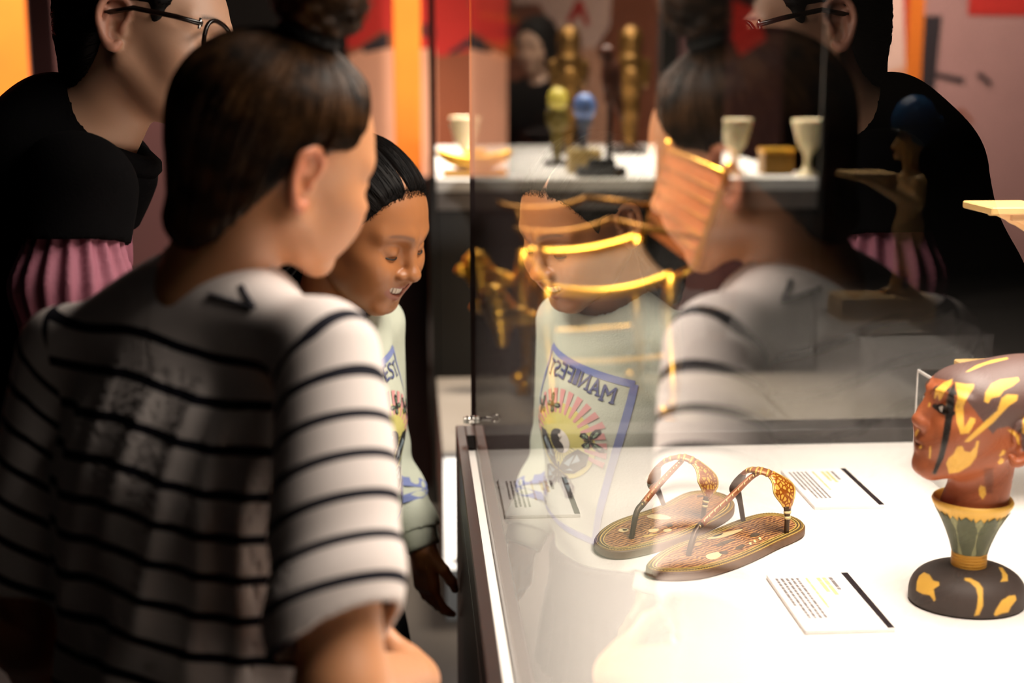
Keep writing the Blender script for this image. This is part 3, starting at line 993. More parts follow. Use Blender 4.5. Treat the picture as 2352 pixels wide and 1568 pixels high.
for pl in ([(330, 520), (345, 440), (420, 380), (500, 350), (490, 400), (430, 470), (400, 530), (375, 545), (365, 490), (340, 530)],
           [(525, 380), (620, 400), (695, 400), (690, 440), (640, 510), (600, 600), (605, 790), (640, 740), (660, 700), (710, 710), (700, 750), (650, 840), (575, 850), (540, 740), (525, 600), (550, 520)],
           [(785, 560), (795, 480), (850, 400), (930, 360), (1090, 340), (1100, 370), (1040, 420), (960, 460), (920, 515), (850, 530), (820, 575)],
           [(610, 915), (640, 880), (800, 730), (900, 640), (940, 530), (990, 495), (1085, 500), (1075, 550), (1000, 600), (860, 750), (650, 920)],
           [(445, 1110), (470, 1060), (510, 1030), (545, 960), (590, 955), (610, 1000), (660, 1010), (705, 960), (715, 910), (742, 910), (715, 1050), (660, 1130), (560, 1190), (470, 1205)],
           [(735, 1340), (755, 1310), (775, 1320), (815, 1330), (805, 1390), (770, 1440), (745, 1400)],
           [(285, 1070), (290, 970), (305, 955), (310, 1010), (300, 1070)], [(905, 1100), (930, 1060), (960, 1070), (955, 1110), (920, 1120)],
           [(990, 810), (1040, 815), (1090, 860), (1100, 940), (1085, 945), (1060, 870), (1010, 830)], [(915, 1040), (950, 990), (975, 1000), (960, 1030), (925, 1050)],
           [(620, 285), (720, 220), (860, 170), (1000, 145), (1010, 160), (800, 215), (640, 285)], [(1120, 840), (1125, 720), (1180, 640), (1180, 860)],
           [(150, 830), (185, 800), (190, 830), (165, 880), (150, 870)], [(190, 965), (215, 950), (220, 975), (200, 985)], [(277, 600), (285, 560), (297, 565), (290, 610)]):
    lay(crop8(pl), GOLD)
lay(crop8([(780, 1150), (870, 1150), (865, 1390), (800, 1380)]), SKIN * 0.6, 0.0015)
lay(crop8([(440, 560), (470, 450), (520, 385), (522, 470), (500, 640), (470, 860), (420, 1060), (350, 1215), (312, 1210), (345, 1130), (380, 1020), (430, 780)]), np.array(rgb('4d4134')[:3]), 0.0015)
lay(crop8([(470, 480), (520, 385), (520, 600), (478, 860), (424, 1060), (345, 1212), (325, 1200), (395, 1000), (425, 780)]), DARK * 0.35, 0.001)
hd = mesh_obj('head', bv, bf, M_bust, attrs={'tint': np.c_[tin, np.ones(len(tin))]})
hang(hd, bust); hd['label'] = 'brown head with gilt patches and a dark crack'
# lotus cup, petals, binding, base
M_green = plain('faded_green_paint', '54573f', 0.6, noise=0.25, nscale=60)
M_leafpale = plain('pale_green_paint', '86855f', 0.6, noise=0.25, nscale=60)
M_yel = plain('yellow_ochre_paint', 'dcab49', 0.5, noise=0.12, nscale=50)
M_base = tinted('dark_stone_paint', 0.65, bumpy=0.1, bscale=300)
cx = 0.668
prof = [(0.0195, 0.9435), (0.0225, 0.955), (0.030, 0.975), (0.041, 0.996), (0.0465, 1.004), (0.0478, 1.0085), (0.0462, 1.012), (0.0440, 1.011), (0.041, 1.004), (0.036, 0.990)]
part(MB().lathe(prof, (cx, BY, 0), 48), 'lotus_cup', M_yel, bust, True)
def cup_r(z):
    return np.interp(z, [0.9435, 0.955, 0.975, 0.996, 1.004], [0.0195, 0.0225, 0.030, 0.041, 0.0465])
def petal(a0, w0, ztip, off, mat, wid_top):
    mb = MB(); vs = []; fs = []; rows = 9; cols = 5
    for i in range(rows):
        t = i / (rows - 1); z = 0.9445 + (ztip - 0.9445) * t
        half = w0 * (0.55 + 0.75 * math.sin(math.pi * min(1, t * 1.02) * 0.62)) * (1 - t ** 3.2)
        for k in range(cols):
            u = -1 + 2 * k / (cols - 1)
            a = a0 + half * u
            r = cup_r(z) + off + 0.0008 * (1 - u * u)
            vs.append((cx + r * math.cos(a), BY + r * math.sin(a), z))
    for i in range(rows - 1):
        for k in range(cols - 1):
            fs.append((i * cols + k, i * cols + k + 1, (i + 1) * cols + k + 1, (i + 1) * cols + k))
    part(mb.add(vs, fs), 'petal', mat, bust, True)
for k in range(8):
    petal(2 * math.pi * k / 8 + 0.25, 0.40, 0.999, 0.0011, M_green, 1)
for k in range(8):
    petal(2 * math.pi * (k + 0.5) / 8 + 0.25, 0.30, 0.9975, 0.0004, M_leafpale, 1)
for k in range(16):
    petal(2 * math.pi * (k + 0.5) / 16 + 0.25, 0.13, 0.9985, 0.0006, M_green, 1)
bind = [(0.0198, 0.9165)]
for i in range(7):
    z = 0.9170 + i * 0.0040
    bind += [(0.0200, z), (0.0212, z + 0.0010), (0.0212, z + 0.0028), (0.0200, z + 0.0038)]
part(MB().lathe(bind, (cx, BY, 0), 40), 'stem_binding', plain('ochre_binding', 'c28a2a', 0.5, noise=0.2, nscale=60), bust, True, 'ochre ribbed binding')
def base_sdf(P):
    q = P - np.array((cx, BY, TZ), F32)
    r = np.sqrt((q[:, 0] / 1.0) ** 2 + (q[:, 1] / 0.90) ** 2)
    d = np.sqrt((r / 0.0700) ** 2.6 + (np.maximum(q[:, 2] - 0.008, 0) / 0.040) ** 2.6 + 1e-9) ** (2 / 2.6) - 1
    d = d * 0.03
    d = smax(d, -(q[:, 2] - 0.0003), 0.004)
    return d
v2, f2 = extract(base_sdf, (cx - .08, BY - .075, TZ - .004), (cx + .08, BY + .075, TZ + .055), 0.0013)
BASEC = np.array(rgb('40342f')[:3])
tb2 = np.repeat(BASEC[None], len(v2), 0)
def crop9(pts):
    return [tuple(at_y(2050 + x * 302 / 1353, 1100 + y * 302 / 1353, BY - 0.05)[[0, 2]]) for x, y in pts]
for pl in ([(235, 1100), (280, 985), (320, 1010), (370, 1020), (410, 1070), (475, 1080), (478, 1110), (420, 1150), (440, 1250), (425, 1270), (380, 1215), (300, 1210), (230, 1185)],
           [(740, 1030), (800, 1030), (890, 1070), (930, 1120), (930, 1290), (890, 1380), (840, 1395), (870, 1300), (880, 1200), (860, 1120), (800, 1070), (740, 1050)],
           [(1100, 945), (1140, 950), (1190, 1010), (1190, 1060), (1110, 1065), (1135, 1030), (1130, 990)],
           [(1040, 1380), (1060, 1330), (1120, 1240), (1200, 1195), (1265, 1195), (1275, 1240), (1215, 1310), (1190, 1360), (1120, 1370), (1060, 1395)]):
    w2 = slide(v2, BY - 0.05)
    d = poly_dist(w2[:, 0], w2[:, 2], crop9(pl))
    w = (1 - sstep(d, -0.0008, 0.0008)) * (v2[:, 1] < BY)
    tb2 = tb2 + (GOLD - tb2) * w[:, None]
bs = mesh_obj('base', v2, f2, M_base, attrs={'tint': np.c_[tb2, np.ones(len(tb2))]})
hang(bs, bust)

# ---------------------------------------------------------------- acrylic riser and the offering statue
RX0, RX1, RY0, RY1, RZ = 0.805, 1.060, 1.90, 2.185, 1.044
riser = empty('acrylic_riser', ((RX0 + RX1) / 2, (RY0 + RY1) / 2, TZ), 'clear acrylic riser under the blue-crowned statue, behind the bust', 'riser')
part(MB().box((RX0, RY0, TZ + 0.0003), (RX0 + 0.004, RY1, RZ - 0.0042)), 'side_panel', M_acryl, riser)
part(MB().box((RX1 - 0.004, RY0, TZ + 0.0003), (RX1, RY1, RZ - 0.0042)), 'side_panel', M_acryl, riser)
part(MB().box((RX0, RY0, RZ - 0.004), (RX1, RY1, RZ)), 'top_panel', M_acryl, riser)
part(MB().box((RX0 - 0.0006, RY0, RZ - 0.0035), (RX0 + 0.0020, RY1, RZ + 0.0004)), 'toned_edge', M_glint, riser, label='edge strip with its glint painted pale')
part(MB().box((RX0 + 0.0025, RY1 - 0.001, RZ - 0.0030), (RX1, RY1 + 0.0006, RZ + 0.0004)), 'toned_edge', plain('unlit_acrylic_edge', '55504d', 0.3), riser, label='back edge strip painted dark, without glint')  # darker copy of the edge colour: paints this edge without a glint

part(MB().box((RX0 - 0.0005, RY1 - 0.0018, TZ + 0.001), (RX0 + 0.0012, RY1 + 0.0004, RZ - 0.004)), 'toned_edge', M_glint, riser, label='edge strip with its glint painted pale')
part(MB().box((RX0 - 0.0005, RY0 - 0.0004, TZ + 0.001), (RX0 + 0.0012, RY0 + 0.0018, RZ - 0.004)), 'toned_edge', M_glint, riser, label='edge strip with its glint painted pale')

SX, SY = 0.945, 2.01
statue = empty('offering_statue', (SX, SY, RZ), 'cream statue with a blue crown holding out a flat tray, on a block', 'statue')
M_stat = plain('pale_gilt_plaster', 'd8b070', 0.5, noise=0.18, nscale=30, bumpy=0.2, bscale=150)
M_block = plain('cream_block', 'd9b377', 0.5, noise=0.1, nscale=25)
M_blue = plain('blue_glaze', '1f4f7c', 0.25, noise=0.2, nscale=40)
part(MB().box((0.812, 1.955, RZ + 0.0006), (0.995, 2.055, 1.088), 0.002), 'block', M_block, statue)
def statue_sdf(P):
    z0 = 1.088
    q = P - np.array((SX, SY, z0), F32)
    S = np.stack([q[:, 0], np.abs(q[:, 1]), q[:, 2]], 1)
    d = cone(q, (-0.012, -0.014, 0.010), (0.000, -0.016, 0.075), 0.011, 0.013)
    d = smin(d, cone(q, (0.018, 0.014, 0.010), (0.004, 0.016, 0.075), 0.011, 0.013), 0.006)
    d = smin(d, cone(q, (-0.012, -0.014, 0.008), (-0.036, -0.014, 0.006), 0.009, 0.006), 0.006)
    d = smin(d, cone(q, (0.018, 0.014, 0.008), (-0.006, 0.014, 0.006), 0.009, 0.006), 0.006)
    d = smin(d, chain(S, [(0.002, 0.016, 0.070), (0.002, 0.017, 0.125)], [0.016, 0.022], 0.01), 0.012)
    d = smin(d, ell(q, (0.004, 0, 0.130), (0.024, 0.040, 0.030)), 0.014)
    d = smin(d, ell(q, (0.004, 0, 0.190), (0.024, 0.040, 0.050)), 0.020)
    d = smin(d, cone(S, (0.006, 0.040, 0.222), (0.004, 0.046, 0.180), 0.014, 0.011), 0.01)
    d = smin(d, cone(S, (0.004, 0.046, 0.180), (-0.060, 0.034, 0.214), 0.011, 0.008), 0.008)
    d = smin(d, cone(S, (-0.060, 0.034, 0.214), (-0.085, 0.030, 0.224), 0.008, 0.007), 0.006)
    d = smin(d, cone(q, (0.004, 0, 0.225), (0.000, 0, 0.262), 0.016, 0.015), 0.012)
    d = smin(d, ell(q, (-0.004, 0, 0.292), (0.026, 0.023, 0.032)), 0.010)
    d = smin(d, cone(q, (-0.029, 0, 0.292), (-0.034, 0, 0.284), 0.004, 0.005), 0.004)
    d = smin(d, ell(q, (-0.026, 0, 0.268), (0.007, 0.009, 0.007)), 0.006)
    return d
v3_, f3_ = extract(statue_sdf, (SX - .12, SY - .075, 1.080), (SX + .06, SY + .075, 1.43), 0.002)
hang(mesh_obj('figure', v3_, f3_, M_stat), statue)
def crown_sdf(P):
    q = P - np.array((SX, SY, 1.088), F32)
    d = ell(q, (0.004, 0, 0.330), (0.044, 0.034, 0.052))
    d = smin(d, ell(q, (0.040, 0, 0.328), (0.024, 0.010, 0.018)), 0.014)
    d = smax(d, -ell(q, (-0.030, 0, 0.290), (0.026, 0.05, 0.028)), 0.004)
    d = smax(d, (0.284 + 0.35 * np.maximum(q[:, 0], -1) * 0) - q[:, 2] + 0.5 * q[:, 0] * 0, 0.004)
    return d
v4, f4 = extract(crown_sdf, (SX - .06, SY - .05, 1.35), (SX + .08, SY + .05, 1.49), 0.002)
c_ = mesh_obj('crown', v4, f4, M_blue); hang(c_, statue); c_['label'] = 'rounded blue crown'
tr = MB().box((0.815, 1.955, 1.315), (0.905, 2.065, 1.326), 0.002)
tr.box((0.850, 1.965, 1.305), (0.905, 1.975, 1.3149), 0.001); tr.box((0.850, 2.045, 1.305), (0.905, 2.055, 1.3149), 0.001)
part(tr, 'tray', M_stat, statue)

# ---------------------------------------------------------------- people
def hand_sdf(P, W, R, s, curl, spread=0.06, mirror=1):
    """W wrist, R columns: finger direction, thumb side, back of hand"""
    q = ((P - np.asarray(W, F32)) @ np.asarray(R, F32)) / F32(s)
    q = q * np.array((1, mirror, 1), F32)
    d = rbox(q, (0.043, 0.0, 0.0), (0.046, 0.036, 0.0135), 0.0125)
    d = smin(d, cone(q, (-0.01, 0, 0), (0.03, 0, 0), 0.021, 0.020), 0.015)
    for i, (L, r) in enumerate(((0.062, 0.0080), (0.070, 0.0082), (0.065, 0.0078), (0.050, 0.0068))):
        y = 0.0275 - 0.0182 * i
        p = np.array((0.084, y, 0.0)); a = 0.15; sp = (1.5 - i) * spread
        pts = [p - np.array((0.015, 0, 0)), p]
        for k, f in enumerate((0.46, 0.30, 0.24)):
            a += curl * (0.9 + 0.1 * i) * (0.8 if k == 0 else 1.0)
            p = p + L * f * np.array((math.cos(a) * math.cos(sp), math.sin(sp), -math.sin(a)))
            pts.append(p)
        d = smin(d, chain(q, pts, [r * 1.05, r, r * .95, r * .9, r * .78], 0.004), 0.006)
    d = smin(d, chain(q, [(0.014, 0.024, -0.004), (0.042, 0.050, -0.012), (0.064, 0.056, -0.022), (0.083, 0.052, -0.030)], [0.0135, 0.0105, 0.0095, 0.0075], 0.005), 0.01)
    return d * s

def frame_of(x, y_hint):
    x = unit(x); z = unit(np.cross(x, np.asarray(y_hint, float))); y = np.cross(z, x)
    return np.stack([x, y, z], 1)

class Folk:
    pass

def torso_sdf(P, g, grow):
    q = (P - np.asarray(g.N, F32)) @ np.asarray(g.RT, F32)
    qe = q * np.array((1, g.flat, 1), F32)
    d = None
    for i in range(len(g.spine) - 1):
        a, b = g.spine[i], g.spine[i + 1]
        e = cone(qe, (a[0], a[1] * g.flat, a[2]), (b[0], b[1] * g.flat, b[2]), g.girth[i] + grow, g.girth[i + 1] + grow)
        d = e if d is None else smin(d, e, 0.05)
    d = d * (0.5 + 0.5 / g.flat)
    for S in (g.SR, g.SL):
        s = (np.asarray(S) - g.N) @ g.RT
        d = smin(d, cone(q, (s[0] * 0.22, s[1] * .3, -0.020), (s[0] * 0.93, s[1], s[2] + 0.004), 0.034 + grow, g.shoulder + grow), 0.045)
    return d

def arms_sdf(P, g, grow, taper=True):
    u, f, w = g.arm
    dr = chain(P, [g.SR, g.ER, g.WR], [u + grow, f + grow, w + grow], 0.02)
    dl = chain(P, [g.SL, g.EL, g.WL], [u + grow, f + grow, w + grow], 0.02)
    return dr, dl

def body_mesh(g, name, label, h, lo, hi, head_kw, tint_kw, parent):
    O = np.asarray(g.O); RH = np.asarray(g.RH)
    def toL(P):
        return ((P - O.astype(F32)) @ RH.astype(F32)) / F32(g.s)
    nk = [O + RH @ np.array((0, -0.022, -0.035)) * g.s, np.asarray(g.N) + g.RT @ np.array((0, -0.005, -0.02))]
    def fn(P):
        d = head_sdf(toL(P), **head_kw) * g.s
        d = smin(d, cone(P, nk[0], nk[1], g.neck[0], g.neck[1]), 0.018)
        t = torso_sdf(P, g, -0.020)
        d = smin(d, t, 0.03)
        dr, dl = arms_sdf(P, g, 0)
        d = smin(d, dr, 0.012); d = smin(d, dl, 0.012)
        for hnd in g.hands:
            d = smin(d, hand_sdf(P, *hnd), 0.012)
        return np.maximum(d, g.cut - P[:, 2])
    v, f = extract(fn, lo, hi, h)
    L = toL(v.astype(F32))
    c = head_tint(L, **tint_kw)
    o = mesh_obj(name, v, f, g.skin, parent, attrs={'tint': np.c_[c, np.ones(len(c))]})
    g.toL = toL; g.fn = fn; g.head0 = lambda L: head_sdf(L, **head_kw)
    return o

def shirt_mesh(g, name, mat, h, lo, hi, fold=None, neck_r=0.060, hem=None, sleeve=(0.058, 0.060), sl_len=(0.9, 0.9), attrs=None, parent=None, thick=0.006, neck_at=(0, 0.012, -0.030), extra=None, crook=None):
    """open shell of cloth over the torso and part of each arm; sl_len counts 1 at the elbow, 2 at the wrist"""
    N = np.asarray(g.N)
    sides = []
    for S, E, W, n in ((g.SR, g.ER, g.WR, sl_len[0]), (g.SL, g.EL, g.WL, sl_len[1])):
        S_ = S; S, E, W = map(np.asarray, (S, E, W))
        if n <= 1:
            end = S + (E - S) * n; ax = unit(E - S); pts = [S, E + (E - S) * 0.1]; rad = [sleeve[0], sleeve[1]]
        else:
            end = E + (W - E) * (n - 1); ax = unit(W - E); pts = [S, E, W + (W - E) * .1]; rad = [sleeve[0], sleeve[1], sleeve[2]]
        if crook is not None and S_ is g.SR: ax = unit(ax + np.asarray(crook))
        sides.append((pts, rad, end, ax))
    nb = N + g.RT @ np.array(neck_at); nt = nb + g.RT @ np.array((0, 0.016, 0.13))
    def parts(P, grow, cut):
        disp = fold(P) if fold is not None else 0.0
        d = torso_sdf(P, g, grow)
        ds = []
        for pts, rad, end, ax in sides:
            a = chain(P, pts, [r + grow for r in rad], 0.02)
            if cut:
                a = np.maximum(a, (P - end.astype(F32)) @ ax.astype(F32))
            ds.append(a)
        t = d
        for a in ds:
            d = smin(d, a, 0.022)
        if extra is not None:
            d = extra(P, d)
        return d - disp, t, ds
    def fn(P):
        o, _, _ = parts(P, 0.0, True)
        i, _, _ = parts(P, -thick, False)
        d = np.maximum(o, -i)
        d = np.maximum(d, -cone(P, nb, nt, neck_r, neck_r * 1.35))
        if hem is not None:
            d = np.maximum(d, hem - P[:, 2])
        return d
    v, f = extract(fn, lo, hi, h)
    P = v.astype(F32)
    _, t, ds = parts(P, 0.0, False)
    at = {}
    if attrs is not None:
        at = attrs(P, t, ds)
    o = mesh_obj(name, v, f, mat, parent, attrs=at)
    g.cloth = lambda P: parts(P, 0.0, True)[0]
    return o

def legs(g, parent, hip_z, gap, mat, shoe, rad=(0.075, 0.058, 0.045), floor=0.0, hem=0.06, length_top=0.10, name='trousers'):
    base = np.asarray(g.N) + g.RT @ np.array((g.spine[-1][0], g.spine[-1][1], 0))
    r = g.RT[:, 0]; fw = g.RT[:, 1]; fw = unit(np.array((fw[0], fw[1], 0))); r = unit(np.array((r[0], r[1], 0)))
    c = np.array((base[0], base[1], hip_z))
    def fn(P):
        d = None
        for s in (1, -1):
            hipp = c + r * s * gap; kn = np.array((*(c + r * s * gap * 1.05 + fw * 0.02)[:2], hip_z * 0.52)); an = np.array((*(c + r * s * gap * 1.05)[:2], hem))
            e = chain(P, [hipp, kn, an], rad, 0.03)
            d = e if d is None else smin(d, e, 0.02)
        q = (P - c.astype(F32)) @ g.RT.astype(F32)
        d = smin(d, ell(q, (0, 0, 0.03), (gap + 0.062, 0.095, length_top)), 0.04)
        return np.maximum(d, hem - P[:, 2])
    lo = c - np.array((0.26, 0.26, 0)); lo[2] = 0; hi = c + np.array((0.26, 0.26, length_top + 0.06))
    v, f = extract(fn, lo, hi, 0.007)
    o = mesh_obj(name, v, f, mat, parent)
    for s in (1, -1):
        a = c + r * s * gap * 1.05
        def sf(P):
            q = (P - np.array((a[0], a[1], floor), F32)) @ np.stack([r, fw, (0, 0, 1)], 1).astype(F32)
            d = ell(q, (0, 0.055, 0.028), (0.040, 0.105, 0.040))
            d = smin(d, cone(q, (0, -0.01, 0.04), (0, -0.01, 0.09), 0.040, 0.038), 0.02)
            return np.maximum(d, 0.0005 - q[:, 2])
        v, f = extract(sf, (a[0] - .2, a[1] - .2, floor - .01), (a[0] + .2, a[1] + .2, floor + .14), 0.007)
        mesh_obj('shoe', v, f, shoe, parent)
    return o

def hair_cap(g, name, mat, parent, h, hairline, thick, groove, bun=None, extra=None, lo=None, hi=None):
    O = np.asarray(g.O); RH = np.asarray(g.RH)
    bd = unit(np.asarray(bun) - np.array((0, -0.017, 0.036))) if bun is not None else None
    def cap(L):
        d = ell(L, (0, -0.017, 0.036), (0.0735, 0.0935, 0.0785))
        d = smin(d, ell(L, (0, 0.024, 0.010), (0.0630, 0.066, 0.082)), 0.03)
        d = smin(d, cone(L, (0, -0.045, -0.02), (0, -0.050, -0.07), 0.047, 0.036), 0.03)
        y = L[:, 1] - 0.25 * np.abs(L[:, 0]) * (L[:, 1] > 0)
        zz = np.interp(y, [p[0] for p in hairline], [p[1] for p in hairline]).astype(F32)
        d = d - thick(L) * (0.15 + 0.85 * sstep(L[:, 2] - zz, 0.0, 0.034))
        if groove and bd is not None:
            u = L - np.array((0, -0.017, 0.036), F32)
            u = u / (np.linalg.norm(u, axis=1, keepdims=True) + 1e-9)
            e1 = unit(np.cross(bd, (1, 0.1, 0))); e2 = np.cross(bd, e1)
            ang = np.arctan2(u @ e2.astype(F32), u @ e1.astype(F32))
            d = d - groove * (np.sin(ang * 46 + 3 * np.sin(ang * 5)) * 0.6 + np.sin(ang * 23 + 1.3) * 0.6)
        d = smax(d, (zz - L[:, 2]) * 0.75, 0.006)
        if extra is not None:
            d = extra(L, d)
        return d
    def fn(P):
        return cap(((P - O.astype(F32)) @ RH.astype(F32)) / F32(g.s)) * g.s
    c = O + RH @ np.array((0, -0.02, 0.03)) * g.s
    v, f = extract(fn, c - 0.17 if lo is None else lo, c + 0.17 if hi is None else hi, h)
    return mesh_obj(name, v, f, mat, parent), cap

def combed(g, cap, n, k, target, lift, seed, keep=None, wob=0.004, length=1.0):
    """strands that run over the cap from random roots towards the target point (head space)"""
    rng = np.random.default_rng(seed)
    O = np.asarray(g.O); RH = np.asarray(g.RH)
    c0 = np.array((0, -0.017, 0.030))
    d0 = rng.normal(size=(n * 3, 3)); d0 /= np.linalg.norm(d0, axis=1, keepdims=True)
    def onto(d, off):
        t = np.full(len(d), 0.03)
        for _ in range(24):
            P = c0 + d * t[:, None]
            t = t + np.clip((off - cap(P.astype(F32))) * 0.8, -0.02, 0.02)
        return c0 + d * t[:, None], cap((c0 + d * t[:, None]).astype(F32))
    P, e = onto(d0, 0.0008)
    ok = np.abs(e) < 0.003
    if keep is not None: ok &= keep(P)
    d0 = d0[ok][:n]; n = len(d0)
    dt = unit(np.asarray(target) - c0)
    out = []
    ph = rng.uniform(0, 6.28, n); am = rng.normal(size=n) * wob
    ends = rng.uniform(0.55, 1.0, n) * length
    for i in range(k):
        t = ends * i / (k - 1)
        d = d0 * (1 - t)[:, None] + dt * t[:, None]
        side = np.cross(d0, dt); side /= np.linalg.norm(side, axis=1, keepdims=True) + 1e-9
        d = d + side * (am * np.sin(t * 4 + ph))[:, None] * 6
        d /= np.linalg.norm(d, axis=1, keepdims=True)
        p, _ = onto(d, lift)
        out.append(p)
    L = np.stack(out, 1)
    return (L * g.s) @ RH.T + O

def hair_mat(name, col, col2, rough=0.42, spec=0.35):
    m, nt, p = nodes_of(name)
    p.inputs['Roughness'].default_value = rough
    p.inputs['Specular IOR Level'].default_value = spec
    tc = nt.nodes.new('ShaderNodeTexCoord')
    n = nt.nodes.new('ShaderNodeTexNoise'); n.inputs['Scale'].default_value = 45; n.inputs['Detail'].default_value = 5
    nt.links.new(tc.outputs['Object'], n.inputs['Vector'])
    r = nt.nodes.new('ShaderNodeValToRGB')
    r.color_ramp.elements[0].position = 0.35; r.color_ramp.elements[1].position = 0.68
    r.color_ramp.elements[0].color = rgb(col); r.color_ramp.elements[1].color = rgb(col2)
    nt.links.new(n.outputs['Fac'], r.inputs['Fac'])
    nt.links.new(r.outputs[0], p.inputs['Base Color'])
    return m

# ------------------------------------------------ the child in the striped shirt (nearest the viewer)
ch = Folk()
ch.O = np.array((-0.1229, 1.3148, 1.4334)); ch.RH = facing(55.8, 15.4, 11.8); ch.s = 0.935
ch.RT = facing(25, 3, 0)
ch.N = at_d(478, 640, 1.315)
ch.SR = at_d(755, 812, 1.215); ch.SL = at_d(150, 812, 1.385)
ch.ER = at_d(785, 1590, 1.135); ch.WR = at_d(948, 1560, 1.355)
ch.EL = at_d(62, 1460, 1.42); ch.WL = at_d(130, 1640, 1.56)
ch.spine = [(0, 0.012, -0.10), (0, 0.0, -0.20), (-0.005, 0.0, -0.36), (-0.01, 0.0, -0.56)]
ch.girth = [0.118, 0.140, 0.136, 0.140]; ch.flat = 1.42; ch.shoulder = 0.037
ch.arm = (0.040, 0.034, 0.024); ch.neck = (0.046, 0.050); ch.cut = 0.86
ch.skin = tinted('child_skin', 0.48, 0.12, bumpy=0.05)
fr = unit(ch.WR - ch.ER)
inw = unit(np.array((-0.75, 0.66, 0.05)))
ch.hands = [(ch.WR, frame_of(unit(fr * 0.35 + inw), (0, 0, 1)), 0.88, 0.35, 0.05, 1),
            (ch.WL, frame_of(unit(ch.WL - ch.EL), (0.9, 0, 0.4)), 0.88, 0.25, 0.05, 1)]
child = empty('person', (ch.N[0], ch.N[1], 0), 'child with a hair bun in a white T-shirt with dark stripes, seen from behind', 'person')
M_dk = plain('dark_denim', '14161c', 0.8, noise=0.3, bumpy=0.3, bscale=600)
M_shoe = plain('dark_shoe', '161412', 0.6)
o = body_mesh(ch, 'body', '', 0.0022, (-0.47, 1.02, 0.85), (0.10, 1.68, 1.60), dict(smile=0.25, lids=0.55, round_=0.9),
              dict(base=(0.54, 0.245, 0.115), lips=(0.50, 0.18, 0.12), brow=(0.16, 0.09, 0.05), smile=0.25, flush=(0.58, 0.18, 0.09)), None)
hang(o, child)

def ch_local(P):
    return (P - ch.N.astype(F32)) @ ch.RT.astype(F32)

def ch_fold(P):
    q = ch_local(P)
    u, v, w = q[:, 0], q[:, 1], q[:, 2]
    back = sstep(-v, 0.0, 0.05)
    d = np.zeros(len(P), F32)
    for u0, sl, z0, z1, a, wd in ((-0.072, 0.22, -0.30, -0.06, 0.0035, 0.011), (-0.024, 0.26, -0.27, -0.08, 0.0045, 0.010), (0.026, 0.22, -0.30, -0.07, 0.0065, 0.011),
                                  (0.060, 0.10, -0.33, -0.08, 0.0065, 0.011), (0.092, 0.05, -0.36, -0.14, 0.0060, 0.010), (-0.104, 0.1, -0.40, -0.10, 0.004, 0.014)):
        k = (u - u0 - sl * (w + 0.15)) / wd
        d += a * np.exp(-k * k) * sstep(w, z0 - .05, z0 + .03) * sstep(-w, -z1 - .01, -z1 + .04) * back
    # long pleat lower down and a slack roll at the side
    k = (u + 0.045 - 0.10 * (w + 0.4)) / 0.020
    d += 0.011 * np.exp(-np.maximum(k, 0) ** 2 * 0.35 - np.maximum(-k, 0) ** 2 * 3.0) * sstep(-w, 0.20, 0.34) * back
    k = (u + 0.130) / 0.03
    d += 0.006 * np.exp(-k * k) * sstep(-w, 0.2, 0.3) * back
    d += 0.0028 * np.sin(u * 60 + w * 22 + 2 * np.sin(w * 17)) * sstep(-w, 0.12, 0.3)
    # sleeve: soft crosswise creases near the elbow and one long crease in front
    t = (P - ch.SR.astype(F32)) @ unit(ch.ER - ch.SR).astype(F32)
    near = sstep(u, 0.10, 0.16)
    d += near * (0.0030 * np.sin(t * 70 + u * 30) * sstep(t, 0.08, 0.2) + 0.0022 * np.sin(t * 38 + v * 45 + 1.0))
    k = ((P - ch.SR.astype(F32)) @ ch.RT[:, 1].astype(F32) - 0.035) / 0.012
    d -= near * 0.007 * np.exp(-k * k) * sstep(t, 0.10, 0.18)
    return d

SH_R = [np.asarray(ch.N) + ch.RT @ np.array((0.045, 0.0, -0.0)), np.asarray(ch.SR), np.asarray(ch.ER)]
SH_L = [np.asarray(ch.N) + ch.RT @ np.array((-0.045, 0.0, -0.0)), np.asarray(ch.SL), np.asarray(ch.EL)]
def ch_attr(P, t, ds):
    q = ch_local(P)
    tor = q[:, 2] + 0.07 * q[:, 0] + 0.14 * np.maximum(q[:, 0] - 0.03, 0) + 0.004 * np.sin(q[:, 0] * 40)
    def along(P, S, E):
        ax = unit(E - S).astype(F32)
        return (P - S.astype(F32)) @ ax
    a = np.stack([along(P, ch.SR, ch.ER), along(P, ch.SL, ch.EL)], 1)
    # over the top of the shoulder the arm's rings lean towards the neck
    out = np.stack([(P - ch.SR.astype(F32)) @ unit(ch.SR - ch.SL).astype(F32), (P - ch.SL.astype(F32)) @ unit(ch.SL - ch.SR).astype(F32)], 1)
    c = 0.85 - 0.57 * sstep(a, 0.0, 0.20)
    a = np.where(a < 0, 0.55 * a, 1.04 * a) + c * np.minimum(out, 0.0) + (0.28 + 0.4 * sstep(-a, -0.05, 0.03)) * np.maximum(out, 0.0)
    which = np.where(ds[0] < ds[1], 0, 1)
    sl = a[np.arange(len(P)), which]
    dm = np.minimum(ds[0], ds[1])
    reg = (t - dm)
    top = q[:, 2]
    return {'torso_s': tor, 'sleeve_s': sl, 'region': reg, 'top_s': top}

